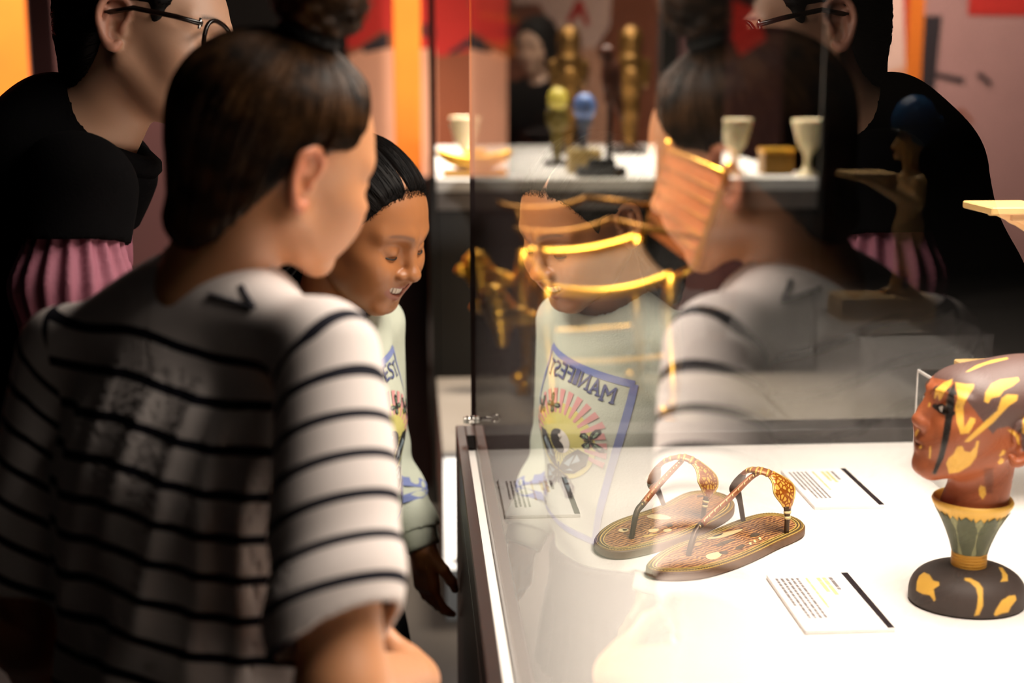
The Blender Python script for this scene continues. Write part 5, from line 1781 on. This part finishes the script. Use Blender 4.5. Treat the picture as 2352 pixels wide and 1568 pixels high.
gl_.tube([A2W(np.array([p]))[0] for p in ((-0.0075, 0.102, 0.012), (0, 0.105, 0.014), (0.0075, 0.102, 0.012))], 0.0028, 8)
g_o = hang(gl_.build('glasses', plain('dark_tortoise_frame', '1a0f0a', 0.25), None, True), adult)
hb = MB()
for s in (1, -1):
    hb = MB().tube([A2W(np.array([(s * 0.0676, 0.0850, 0.018 + dz)]))[0] for dz in (-0.006, 0.006)], 0.0021, 8)
    h_ = hb.build('hinge', M_steel, None, True); h_.parent = g_o

M_vest = plain('black_knit', '080708', 0.95, noise=0.3, bumpy=0.3, bscale=300, spec=0.05)
M_pink = plain('pink_blouse', '96596a', 0.8, noise=0.12, nscale=12)
def ad_fold(P):
    return 0.004 * np.sin(P[:, 2] * 30 + P[:, 1] * 22 + P[:, 0] * 12)
o = shirt_mesh(ad, 'dark_top', M_vest, 0.0050, (-0.92, 1.56, 0.80), (0.02, 2.44, 1.56), ad_fold, 0.070, 0.84, (0.070, 0.072), (0.24, 0.24), thick=0.011)
hang(o, adult)
col = MB(); pts = []
for a in np.linspace(0, 2 * math.pi, 33):
    dd = math.cos(a) * ad.RT[:, 0] + math.sin(a) * ad.RT[:, 1]
    pts.append(ad.N + dd * 0.078 - np.array((0, 0, 0.004)))
hang(MB().tube(pts, 0.016, 8, caps=False).build('collar', M_vest, None, True), adult)
def sleeve_pink(S, E, W, z_top):
    S, E, W = map(np.asarray, (S, E, W))
    def fn(P):
        ax = unit(E - S).astype(F32)
        t = (P - S.astype(F32)) @ ax
        r = (P - S.astype(F32)) - t[:, None] * ax
        a = np.arctan2(r[:, 0], r[:, 1])
        d = chain(P, [S + (E - S) * 0.10, S + (E - S) * 0.42, E, W], [0.050, 0.064, 0.060, 0.038], 0.03)
        return d - 0.0050 * np.sin(a * 17 + t * 10) * sstep(-t, -0.24, -0.10) - 0.003 * np.sin(t * 60)
    lo_ = np.minimum(np.minimum(S, E), W) - 0.12; hi_ = np.maximum(np.maximum(S, E), W) + 0.12
    v, f = extract(fn, lo_, hi_, 0.0045)
    return hang(mesh_obj('sleeve', v, f, M_pink), adult)
sl = sleeve_pink(ad.SR, ad.ER, ad.WR, 1.3); sl['label'] = 'gathered pink sleeve'
sl = sleeve_pink(ad.SL, ad.EL, ad.WL, 1.3); sl['label'] = 'gathered pink sleeve'
hang(legs(ad, None, 0.88, 0.085, M_dk, M_shoe, (0.090, 0.065, 0.055)), adult)
for oo in [x for x in scene.objects if x.name.startswith('shoe') and x.parent is None]: hang(oo, adult)

# ---------------------------------------------------------------- rear part of the gallery
M_red = plain('mural_red', 'c4271f', 0.8, noise=0.2, nscale=3)
M_orange = plain('mural_orange', 'f07818', 0.8, noise=0.3, nscale=2.2)
M_flesh = plain('mural_flesh', 'e0a182', 0.8, noise=0.15, nscale=3)
M_mauve = plain('mural_mauve', 'b58783', 0.8, noise=0.15, nscale=3)
M_mline = plain('mural_dark', '2b2026', 0.8)
M_brown = plain('mural_brown', '8f4b2e', 0.8, noise=0.25, nscale=3)
M_pale = plain('mural_pale_pink', 'eec3b4', 0.8, noise=0.1, nscale=3)
M_maroon = plain('mural_maroon', '3a1413', 0.8, noise=0.3, nscale=3)
MUR = [M_red, M_orange, M_flesh, M_mauve, M_mline, M_brown, M_pale, M_maroon]
R0, OR, FL, MA, LI, BR, PA, MR = range(8)

def mural(name, x0, x1, z0, z1, y, ground, shapes, label):
    """printed wall panel facing the visitors; shapes are outlines (x, z) printed on it in order"""
    t = empty(name, ((x0 + x1) / 2, y, 0), label, 'mural')
    part(MB().box((x0, y, z0), (x1, y + 0.03, z1), 0.002), 'panel', MUR[ground], t)
    mb = MB()
    for i, (c, pts) in enumerate(shapes):
        mb.cur = c
        n = len(pts)
        yy_ = y - 0.0006 * (i + 1)
        cx_ = sum(p[0] for p in pts) / n; cz_ = sum(p[1] for p in pts) / n
        mb.add([(np.clip(px, x0, x1), yy_, np.clip(pz, z0, z1)) for px, pz in pts], [list(range(n))])
    o = mb.build('printed_picture', None, None, False, MUR)
    o['kind'] = 'stuff'
    hang(o, t)
    return t

def mz(px, py, y):
    return (at_y(px, 100, y)[0], at_y(px, py, y)[2])

# mural on the left, seen beside the adult and again in the glass
YL = 6.5
def ml(px, py):
    return mz(px, py, YL)
mural('mural_panel', -3.6, ml(63, 0)[0], 0.0, 3.2, YL, MA,
      [(OR, [ml(-40, -500), ml(63, -500), ml(63, 1100), ml(-40, 1100)]),
       (R0, [ml(-150, -500), ml(-40, -500), ml(-40, 1100), ml(-150, 1100)]),
       (PA, [ml(-118, -200), ml(-70, -200), ml(-95, 60), ml(-60, 150), ml(-80, 260), ml(-150, 170), ml(-140, 40)]),
       (FL, [ml(-150, 150), ml(-60, 180), ml(-40, 700), ml(-150, 700)]),
       (OR, [ml(-190, -500), ml(-150, -500), ml(-150, 1100), ml(-190, 1100)]),
       (LI, [ml(-235, 30), ml(-190, 30), ml(-190, 320), ml(-222, 320)]),
       (LI, [ml(-300, 180), ml(-222, 165), ml(-216, 176), ml(-300, 196)]),
       (LI, [ml(-372, 190), ml(-340, 165), ml(-330, 174), ml(-372, 205)]),
       (BR, [ml(-330, 285), ml(-300, 255), ml(-262, 262), ml(-220, 300), ml(-226, 308), ml(-264, 272), ml(-300, 266), ml(-324, 292)]),
       (R0, [ml(-900, -500), ml(-290, -500), ml(-300, 28), ml(-900, 30)])],
      'large printed wall mural at the far left in orange, red and mauve')
# mural across the back
YB = 8.3
def mb_(px, py):
    return mz(px, py, YB)
mural('mural_panel', mb_(797, 0)[0], mb_(1800, 0)[0], 0.9, 2.9, YB, BR,
      [(R0, [mb_(700, -400), mb_(1080, -400), mb_(1080, 118), mb_(1010, 130), mb_(880, 70), mb_(820, 110), mb_(700, 110)]),
       (FL, [mb_(780, 130), mb_(840, 110), mb_(1000, 112), mb_(1000, 420), mb_(780, 420)]),
       (LI, [mb_(830, 108), mb_(890, 72), mb_(892, 110), mb_(836, 122)]),
       (LI, [mb_(966, 52), mb_(1000, 62), mb_(1000, 92), mb_(966, 84)]),
       (LI, [mb_(1028, 122), mb_(1080, 84), mb_(1084, 104), mb_(1040, 124)]),
       (R0, [mb_(1080, 20), mb_(1190, 44), mb_(1188, 96), mb_(1080, 92)]),  # down to the dark squares: painted reflection of the mural in the near pane
       (OR, [mb_(1098, 26), mb_(1190, 40), mb_(1190, 52), mb_(1098, 42)]),
       (OR, [mb_(1108, 92), mb_(1192, 92), mb_(1186, 122), mb_(1166, 138), mb_(1140, 138), mb_(1118, 120)]),
       (LI, [mb_(1092, 76), mb_(1112, 76), mb_(1112, 120), mb_(1092, 120)]),
       (LI, [mb_(1148, 64), mb_(1166, 64), mb_(1166, 78), mb_(1148, 78)]),
       (PA, [mb_(1180, -400), mb_(1420, -400), mb_(1400, 60), mb_(1370, 110), mb_(1290, 110), mb_(1240, 10), mb_(1180, 10)]),
       (R0, [mb_(1322, 0), mb_(1336, 0), mb_(1354, 56), mb_(1344, 60), mb_(1332, 30), mb_(1310, 54), mb_(1300, 48)]),
       (FL, [mb_(1290, 110), mb_(1370, 110), mb_(1400, 200), mb_(1420, 420), mb_(1290, 420)]),
       (MR, [mb_(1560, -400), mb_(1800, -400), mb_(1800, 420), mb_(1600, 420)]),
       (R0, [mb_(1680, 0), mb_(1730, 20), mb_(1760, 90), mb_(1700, 130), mb_(1680, 90)])],
      'large printed mural on the back wall in red, flesh and brown with black lines')
part_ = MB().box((mz(903, 0, 6.9)[0], 6.9, 0.0), (mz(966, 0, 6.9)[0], 7.05, 3.2), 0.004)
pil = part_.build('wall_pier', M_orange); tag(pil, None, kind='structure')
pil.name = 'trim_1'
pp = MB().box((mz(66, 0, 6.7)[0], 6.7, 0.0), (mz(400, 0, 6.7)[0], 6.8, 3.2), 0.004).build('trim_2', M_maroon); tag(pp, None, kind='structure')

pw = MB().box((mz(780, 0, 5.05)[0], 5.05, 0.0), (0.050, 5.11, at_y(980, 407, 5.05)[2]), 0.004).build('trim_4', plain('dark_maroon_board', '2a0f0e', 0.7, noise=0.2)); tag(pw, None, kind='structure')

# throne on its plinth
pl = empty('throne_plinth', (0.72, 4.25, 0), 'low white-fronted plinth carrying the gilded throne', 'plinth')
M_plg = plain('grey_plinth_top', '5a5450', 0.6, noise=0.05)
part(MB().box((0.075, 3.76, 0.0), (1.60, 4.72, 0.155), 0.003), 'toe_kick', M_black, pl)
part(MB().box((0.072, 3.745, 0.156), (1.62, 4.68, 0.478), 0.002), 'body', M_white, pl)
part(MB().box((0.070, 3.740, 0.4785), (1.625, 4.685, 0.495), 0.002), 'top_board', M_plg, pl, label='grey top board')
for x in (0.105, 1.58):
    part(MB().tube([(x, 3.7452, 0.185), (x, 3.742, 0.185)], 0.009, 14), 'screw', M_steel, pl, True)

YN, YF = 3.96, 4.43
TH = np.array((0.56, 4.19, 0.4955))
throne = empty('gilded_throne', tuple(TH), 'gilded throne with curved seat rails and lion heads on the low plinth', 'throne')
def tn(px, py, y=YN):
    return at_y(px, py, y)
near_r = spline([tn(1262, 664), tn(1310, 671), tn(1370, 674), tn(1430, 668), tn(1490, 653), tn(1545, 632)], 18)
far_r = spline([tn(1204, 576, YF), tn(1245, 581, YF), tn(1300, 581, YF), tn(1360, 574, YF), tn(1420, 560, YF), tn(1466, 545, YF)], 18)
for r_ in (near_r, far_r):
    part(MB().tube(r_, 0.0175, 12), 'seat_rail', M_gold, throne, True)
lowz = TH[2] + 0.20
for r_ in (near_r, far_r):
    part(MB().tube([(p[0], p[1], lowz + (p[2] - r_[5][2]) * .3) for p in r_], 0.009, 10), 'stretcher', M_gold, throne, True)
st_ = MB(); vs_ = []; n1, n2 = 18, 7
for i in range(n1):
    for j in range(n2):
        t = j / (n2 - 1); p = near_r[i] * (1 - t) + far_r[i] * t
        vs_.append((p[0], p[1], p[2] - 0.004 - 0.02 * math.sin(math.pi * t)))
m_ = len(vs_); vs_ += [(a, b, c - 0.012) for a, b, c in vs_]
fs_ = []
for i in range(n1 - 1):
    for j in range(n2 - 1):
        a = i * n2 + j
        fs_.append((a, a + n2, a + n2 + 1, a + 1)); fs_.append((m_ + a, m_ + a + 1, m_ + a + n2 + 1, m_ + a + n2))
for i in range(n1 - 1):
    for j in (0, n2 - 1):
        a = i * n2 + j; q = (a, a + n2, m_ + a + n2, m_ + a); fs_.append(q if j else q[::-1])
for j in range(n2 - 1):
    for i in (0, n1 - 1):
        a = i * n2 + j; q = (a, a + 1, m_ + a + 1, m_ + a); fs_.append(q if not i else q[::-1])
M_gold2 = plain('dull_gilded_wood', '8a5f22', 0.45, 0.7, noise=0.35, nscale=25, bumpy=0.3, bscale=60)
part(st_.add(vs_, fs_), 'seat', plain('woven_seat', '553815', 0.6, 0.3, noise=0.5, nscale=45), throne, True)
sp_ = MB(); a_, b_ = far_r[0], near_r[0]; dz = np.array((0, 0, 0.21)); dx = np.array((0.012, 0, 0))
sp_.add([a_, b_, b_ - dz, a_ - dz, a_ + dx, b_ + dx, b_ - dz + dx, a_ - dz + dx], [(0, 1, 2, 3), (7, 6, 5, 4), (0, 4, 5, 1), (1, 5, 6, 2), (2, 6, 7, 3), (3, 7, 4, 0)])
part(sp_, 'side_panel', M_gold, throne)
for r_ in (near_r, far_r):
    for e, sg in ((r_[0], -1), (r_[-1], 1)):
        x, y, z = e; z0 = TH[2]
        lg = MB()
        lg.tube([(x, y, z + 0.004), (x - 0.010, y, z - 0.10), (x + 0.008, y, z0 + 0.18), (x + 0.012, y, z0 + 0.09), (x - 0.004, y, z0 + 0.055)], [0.022, 0.028, 0.020, 0.016, 0.021], 12)
        lg.ball((x - 0.014, y, z0 + 0.048), (0.030, 0.023, 0.020), 12)
        lg.lathe([(0.021, 0.0), (0.023, 0.004), (0.019, 0.010), (0.023, 0.016), (0.019, 0.022), (0.023, 0.028), (0.019, 0.034)], (x, y, z0 + 0.0005), 14)
        part(lg, 'leg', M_gold, throne, True)
def lion_sdf(c):
    c = np.asarray(c, F32)
    def fn(P):
        q = P - c
        S = np.stack([q[:, 0], np.abs(q[:, 1]), q[:, 2]], 1)
        d = ell(q, (0.012, 0, 0.006), (0.045, 0.040, 0.046))
        d = smin(d, ell(q, (-0.034, 0, -0.012), (0.022, 0.022, 0.018)), 0.014)
        d = smin(d, ell(S, (0.014, 0.032, 0.040), (0.010, 0.009, 0.013)), 0.008)
        d = smin(d, cone(q, (0.030, 0, -0.03), (0.120, 0, -0.045), 0.038, 0.022), 0.03)
        d = smin(d, cone(q, (0.030, 0, -0.03), (0.035, 0, -0.110), 0.034, 0.020), 0.03)
        d = smax(d, -ell(S, (-0.034, 0.018, 0.010), (0.012, 0.008, 0.008)), 0.006)
        return d - 0.0015 * np.sin(q[:, 2] * 300)
    return fn
for c, in ((tn(1125, 695),), (tn(1085, 612, YF),)):
    v, f = extract(lion_sdf(c), c + np.array((-0.08, -0.08, -0.15)), c + np.array((0.17, 0.08, 0.08)), 0.0045)
    hang(mesh_obj('lion_head', v, f, M_gold), throne)
nb_, nt_, ft_, fb_ = tn(1596, 610), tn(1668, 402), tn(1532, 347, YF), tn(1486, 528, YF)
def slab(q, th):
    q = [np.asarray(p) for p in q]; n = unit(np.cross(q[1] - q[0], q[3] - q[0])) * th / 2
    return MB().add([p + n for p in q] + [p - n for p in q], [(0, 1, 2, 3), (7, 6, 5, 4), (0, 4, 5, 1), (1, 5, 6, 2), (2, 6, 7, 3), (3, 7, 4, 0)])
part(slab([nb_, nt_, ft_, fb_], 0.016), 'backrest', plain('inlaid_red_gold', 'b5683c', 0.4, 0.35, noise=0.4, nscale=25), throne, label='red and gold inlaid backrest')
for a, b in ((nb_, nt_), (fb_, ft_)):
    part(MB().tube([a - np.array((0.05, 0, 0.03)), a, b, b + (b - a) * 0.06], 0.012, 10), 'back_post', M_gold, throne, True)
part(MB().tube([nt_, (nt_ + ft_) / 2 + np.array((0, 0, 0.004)), ft_], 0.012, 10), 'top_rail', M_gold, throne, True)
for t in (0.17, 0.33, 0.5, 0.67, 0.83):
    a = nb_ * (1 - t) + nt_ * t; b = fb_ * (1 - t) + ft_ * t
    part(MB().tube([a - np.array((0.011, 0, 0)), b - np.array((0.011, 0, 0))], 0.003, 8), 'backrest_band', M_gold2, throne, True)
for r_, pts_, y_ in ((near_r, ((1186, 520), (1190, 527), (1240, 534), (1300, 532), (1360, 520), (1402, 504)), YN), (far_r, ((1146, 462), (1152, 470), (1200, 478), (1260, 477), (1310, 468), (1348, 454)), YF)):
    arm = spline([tn(a, b, y_) for a, b in pts_], 18)
    part(MB().tube(arm, 0.0095, 10), 'armrest', M_gold2, throne, True)
    part(MB().tube([arm[6], r_[1]], 0.009, 10), 'arm_post', M_gold2, throne, True)
    part(MB().tube([arm[-1], arm[-1] * .5 + r_[-1] * .5 + np.array((0.03, 0, 0.05)), nb_ * .7 + nt_ * .3 if y_ == YN else fb_ * .7 + ft_ * .3], 0.009, 10), 'arm_brace', M_gold2, throne, True)
for e in (nt_ + (nt_ - nb_) * 0.08, ft_ + (ft_ - fb_) * 0.08):
    part(MB().ball(e, 0.018, 12), 'finial', M_gold, throne, True)

# rear case
RZc = 1.146
fy = 4.86
def dk(px, py):
    return on_z(px, py, RZc)
rc = empty('rear_display_case', (0.75, 5.4, 0), 'rear glass case with a lit white deck behind the throne', 'display case')
X0, X1, Y1c = 0.080, 1.400, 7.0
part(MB().box((X0, fy, 0.0), (X1, Y1c, 1.04), 0.003), 'cabinet_body', M_black, rc)
part(MB().box((X0, fy - 0.004, 1.041), (X1, Y1c, 1.105), 0.002), 'fascia', plain('grey_fascia', '6f6763', 0.6), rc, label='grey fascia')
part(MB().box((X0, fy - 0.006, 1.1055), (X1, Y1c, RZc), 0.002), 'deck', M_white, rc, label='white deck')
part(MB().box((X0 - 0.022, fy - 0.02, 0.0), (X0 - 0.001, fy + 0.004, 2.75), 0.001), 'post', M_black, rc)
part(MB().box((X1 + 0.001, fy - 0.02, 0.0), (X1 + 0.015, fy + 0.004, 2.75), 0.001), 'post', M_black, rc)
part(MB().box((X0, fy - 0.0055, RZc + 0.0005), (X1, fy + 0.0010, 2.70)), 'glass_pane', M_glass, rc)
part(MB().box((X0 - 0.008, fy + 0.0045, RZc + 0.0005), (X0 - 0.001, Y1c, 2.70)), 'glass_pane', M_glass, rc)
part(MB().box((X0 - 0.03, fy - 0.03, 2.755), (X1 + 0.03, Y1c + 0.02, 2.85), 0.003), 'hood', M_black, rc)
pr = MB().box((at_y(1524, 0, 4.70)[0], 4.70, 0.0), (at_y(1670, 0, 4.70)[0], 4.80, 3.59), 0.004).build('trim_3', M_black); tag(pr, None, kind='structure')

M_alab = plain('alabaster', 'f0dcb0', 0.35, sss=0.2, noise=0.08, nscale=30)
def goblet(px, y, s, label):
    x = at_y(px, 300, y)[0]
    pr_ = [(0.040, 0), (0.040, 0.006), (0.022, 0.016), (0.013, 0.035), (0.012, 0.060), (0.018, 0.078), (0.034, 0.100), (0.046, 0.135), (0.055, 0.172), (0.058, 0.176), (0.058, 0.196), (0.053, 0.196), (0.044, 0.150), (0.020, 0.105)]
    t = empty('goblet', (x, y, RZc), label, 'goblet', 'alabaster goblets in the rear case')
    part(MB().lathe([(r * s, z * s) for r, z in pr_[:10]], (x, y, RZc + 0.0003), 28), 'cup', M_alab, t, True)
    part(MB().lathe([(r * s, z * s) for r, z in pr_[9:]], (x, y, RZc + 0.0004), 28), 'lip', M_alab, t, True)
goblet(1068, 5.30, 1.0, 'cream alabaster goblet at the left end of the rear case')
goblet(1690, 5.0, 1.0, 'cream alabaster goblet just right of the black pillar')
goblet(1858, 4.96, 1.0, 'cream alabaster goblet at the right end of the rear case')
# gilt model boat on a stand
bx_ = at_y(1090, 380, 4.98)[0]
boat = empty('model_boat', (bx_, 4.98, RZc), 'low gilt model boat on the left part of the rear deck', 'model boat')
def boat_sdf(P):
    q = P - np.array((bx_, 4.98, RZc), F32)
    zc = 0.050 + 1.6 * q[:, 0] ** 2
    d = ell(np.stack([q[:, 0], q[:, 1], q[:, 2] - zc + 0.05], 1), (0, 0, 0.055), (0.135, 0.050, 0.034))
    d = smax(d, -ell(np.stack([q[:, 0], q[:, 1], q[:, 2] - zc + 0.05], 1), (0, 0, 0.085), (0.115, 0.038, 0.034)), 0.006)
    return d
v, f = extract(boat_sdf, (bx_ - .15, 4.90, RZc), (bx_ + .15, 5.06, RZc + .16), 0.004)
hang(mesh_obj('hull', v, f, M_gold), boat)
part(MB().box((bx_ - 0.11, 4.945, RZc + 0.0003), (bx_ + 0.11, 5.015, RZc + 0.026), 0.003), 'stand', M_gold, boat)
part(MB().box((bx_ - 0.03, 4.955, RZc + 0.045), (bx_ + 0.04, 5.005, RZc + 0.095), 0.006), 'cabin', M_gold, boat)

def figurine(name, px, y, h, mat, headmat, label, cat, base=None, headr=0.12, group=None):
    """standing mummy-shaped figure: bound body, arms crossed, wig"""
    x = at_y(px, 300, y)[0]; z0 = RZc
    t = empty(name, (x, y, z0), label, cat, group)
    if base:
        part(MB().box((x - base[0], y - base[0], z0 + 0.0004), (x + base[0], y + base[0], z0 + base[1]), 0.003), 'base', base[2], t)
        z0 += base[1]
    def body(P):
        q = (P - np.array((x, y, z0), F32)) / F32(h)
        S = np.stack([np.abs(q[:, 0]), q[:, 1], q[:, 2]], 1)
        d = chain(q, [(0, 0, 0.03), (0, 0, 0.30), (0, 0, 0.52), (0, 0, 0.68)], [0.055, 0.075, 0.105, 0.110], 0.05)
        d = smin(d, ell(q, (0, -0.05, 0.03), (0.06, 0.08, 0.035)), 0.03)
        d = smin(d, cone(S, (0.13, 0, 0.66), (0.12, -0.03, 0.52), 0.045, 0.035), 0.03)
        d = smin(d, cone(S, (0.12, -0.03, 0.52), (0.02, -0.11, 0.60), 0.032, 0.026), 0.02)
        return np.maximum(d, 0.001 - q[:, 2]) * h
    def head(P):
        q = (P - np.array((x, y, z0), F32)) / F32(h)
        d = ell(q, (0, -0.005, 0.86), (headr, headr, headr * 1.15))
        d = smin(d, cone(q, (0, 0, 0.70), (0, 0, 0.80), 0.085, 0.09), 0.03)
        d = smin(d, ell(q, (0, -headr * 0.95, 0.85), (0.02, 0.03, 0.03)), 0.02)
        return d * h
    v, f = extract(body, (x - .25 * h, y - .25 * h, z0 - .01), (x + .25 * h, y + .25 * h, z0 + h), h / 60)
    hang(mesh_obj('body', v, f, mat), t)
    v, f = extract(head, (x - .25 * h, y - .25 * h, z0 + .55 * h), (x + .25 * h, y + .25 * h, z0 + 1.1 * h), h / 60)
    hang(mesh_obj('head', v, f, headmat), t)
    return t
M_faience = plain('blue_faience', '6f8fd0', 0.35, noise=0.2, nscale=30)
M_greyb = plain('grey_blue_paint', '5b6680', 0.5, noise=0.2)
M_ybox = plain('yellow_box_paint', 'c7a866', 0.5, noise=0.15)
M_yell = plain('yellow_glaze', 'd8c452', 0.35, noise=0.15)
M_olive = plain('olive_bronze', '6b5a22', 0.4, 0.4, noise=0.2)
M_gold3 = plain('aged_gilding', '6b4a1c', 0.38, 0.75, noise=0.5, nscale=18)
M_dwood = plain('dark_wood', '2a1710', 0.45, noise=0.3, nscale=20)
M_rwood = plain('reddish_wood', '6e3418', 0.45, noise=0.3, nscale=20)
figurine('faience_figure', 1342, 5.15, 0.175, M_greyb, M_faience, 'blue-headed figurine on a pale yellow box in the rear case', 'figurine', (0.058, 0.085, M_ybox), 0.24)
figurine('bronze_figure', 1280, 5.55, 0.27, M_olive, M_yell, 'yellow-headed figurine left of the blue-headed one', 'figurine', (0.05, 0.02, M_dwood), 0.15)
figurine('gilded_figure', 1305, 6.3, 0.54, M_gold3, M_gold3, 'tall gilded figure behind the yellow-headed figurine', 'figurine', (0.07, 0.03, M_dwood), 0.10, 'tall gilded figures in the rear case')
figurine('gilded_figure', 1445, 6.3, 0.54, M_gold3, M_gold3, 'tall gilded figure right of the dark wooden standard', 'figurine', (0.07, 0.03, M_dwood), 0.10, 'tall gilded figures in the rear case')
# dark standard with a perched falcon
sx_ = at_y(1400, 300, 4.95)[0]; sy_ = 4.95
std = empty('falcon_standard', (sx_, sy_, RZc), 'dark wooden falcon on a slim pole with a black block base', 'statuette')
part(MB().box((at_y(1326, 390, sy_)[0], sy_ - 0.05, RZc + 0.0004), (at_y(1434, 390, sy_)[0], sy_ + 0.05, RZc + 0.034), 0.002), 'base', M_black, std)
part(MB().box((at_y(1352, 390, sy_)[0], sy_ - 0.03, RZc + 0.0344), (at_y(1412, 390, sy_)[0], sy_ + 0.03, RZc + 0.062), 0.002), 'plinth', M_black, std)
zt_ = at_y(1400, 215, sy_)[2]
part(MB().tube([(sx_, sy_, RZc + 0.0622), (sx_, sy_, RZc + 0.15), (sx_, sy_, zt_)], [0.012, 0.009, 0.009], 12), 'pole', M_dwood, std, True)
def falcon(P):
    q = P - np.array((sx_, sy_, zt_), F32)
    d = ell(q, (0.004, 0, 0.060), (0.036, 0.036, 0.070))
    d = smin(d, ell(q, (-0.012, 0, 0.138), (0.026, 0.024, 0.026)), 0.02)
    d = smin(d, cone(q, (-0.034, 0, 0.136), (-0.046, 0, 0.126), 0.008, 0.003), 0.006)
    d = smin(d, cone(q, (0.016, 0, 0.03), (0.040, 0, -0.075), 0.022, 0.010), 0.02)
    d = smin(d, cone(q, (-0.004, 0, 0.01), (-0.006, 0, -0.02), 0.014, 0.016), 0.01)
    return d
v, f = extract(falcon, (sx_ - .08, sy_ - .06, zt_ - .1), (sx_ + .08, sy_ + .06, zt_ + .19), 0.004)
hang(mesh_obj('falcon', v, f, M_rwood), std)
for i, (px, py) in enumerate(((1225, 352), (1268, 372), (1560, 350))):
    p = dk(px, py)
    t = empty('small_card', (p[0], p[1], RZc), ['small white card left of the yellow-headed figurine on the rear deck', 'small white card in front of the yellow-headed figurine on the rear deck', 'small white card beside the black pillar on the rear deck'][i], 'caption card', 'small cards on the rear deck')
    part(MB().box((p[0] - 0.035, p[1] - 0.03, RZc + 0.0003), (p[0] + 0.035, p[1] + 0.03, RZc + 0.004), 0.0006), 'board', M_card, t)
# gilded chest at the right end
gx = at_y(1782, 370, 5.05)[0]
chest = empty('gilded_chest', (gx, 5.05, RZc), 'small gilded chest at the right end of the rear case', 'chest')
part(MB().box((gx - 0.055, 5.0, RZc + 0.0004), (gx + 0.055, 5.10, RZc + 0.075), 0.004), 'box', plain('dull_gilding', '8a6428', 0.4, 0.6, noise=0.3, nscale=30), chest)
part(MB().box((gx - 0.058, 4.996, RZc + 0.0754), (gx + 0.058, 5.104, RZc + 0.092), 0.005), 'lid', M_gold, chest)

# visitor behind the rear case
vi = Folk()
vi.O = np.append(at_y(1232, 105, 7.50)[:2], at_y(1232, 105, 7.50)[2]); vi.RH = facing(215, 15, 0); vi.s = 1.22
vi.RT = facing(205, 4, 0)
vi.N = vi.O + np.array((0.02, 0.02, -0.175))
r_ = vi.RT[:, 0]
vi.SR = vi.N + r_ * 0.17 + np.array((0, 0, -0.06)); vi.SL = vi.N - r_ * 0.17 + np.array((0, 0, -0.06))
vi.ER = vi.SR + np.array((0, 0, -0.28)); vi.WR = vi.ER + vi.RT[:, 1] * 0.18 + np.array((0, 0, -0.12))
vi.EL = vi.SL + np.array((0, 0, -0.28)); vi.WL = vi.EL + vi.RT[:, 1] * 0.18 + np.array((0, 0, -0.12))
vi.spine = [(0, 0.01, -0.11), (0, 0.01, -0.25), (0, 0.0, -0.42), (0, 0, -0.58)]
vi.girth = [0.14, 0.155, 0.14, 0.16]; vi.flat = 1.4; vi.shoulder = 0.042
vi.arm = (0.044, 0.036, 0.027); vi.neck = (0.05, 0.054); vi.cut = 0.85
vi.skin = tinted('visitor_skin', 0.5, 0.0)
vi.hands = [(vi.WR, frame_of((0, -0.6, -0.8), (1, 0, 0)), 1.05, 0.3, 0.05, 1), (vi.WL, frame_of((0, -0.6, -0.8), (-1, 0, 0)), 1.05, 0.3, 0.05, 1)]
visitor = empty('person', (vi.N[0], vi.N[1], 0), 'visitor with a dark bob haircut in dark clothes standing behind the rear case', 'person')
c_ = vi.N
o = body_mesh(vi, 'body', '', 0.0045, c_ + np.array((-.35, -.4, -.62)), c_ + np.array((.35, .35, .36)), dict(smile=0.0, lids=0.5),
              dict(base=(0.42, 0.24, 0.16), lips=(0.40, 0.17, 0.13), brow=(0.05, 0.03, 0.02), smile=0.0), None)
hang(o, visitor)
line_v = [(-0.12, -0.115), (-0.02, -0.115), (0.030, -0.105), (0.042, 0.02), (0.055, 0.060), (0.070, 0.078), (0.12, 0.085)]
def bob(L, d):
    S = np.stack([np.abs(L[:, 0]), L[:, 1], L[:, 2]], 1)
    e = ell(S, (0.062, -0.020, -0.040), (0.030, 0.055, 0.080))
    e = smin(e, ell(L, (0, -0.070, -0.03), (0.07, 0.045, 0.09)), 0.03)
    return smin(d, e, 0.02)
o, capv = hair_cap(vi, 'hair', M_hairk, None, 0.0045, line_v, lambda L: 0.012 + 0 * L[:, 0], 0.001, np.array((0, 0.02, 0.13)), bob)
hang(o, visitor); o['label'] = 'dark bob haircut'
o = shirt_mesh(vi, 'dark_sweater', M_vest, 0.006, c_ + np.array((-.4, -.45, -.60)), c_ + np.array((.4, .4, .12)), None, 0.062, c_[2] - 0.56, (0.055, 0.054, 0.045), (1.9, 1.9), thick=0.013)
hang(o, visitor)
hang(legs(vi, None, vi.N[2] - 0.58, 0.08, M_dk, M_shoe, (0.085, 0.06, 0.05)), visitor)
for oo in [x for x in scene.objects if x.name.startswith('shoe') and x.parent is None]: hang(oo, visitor)
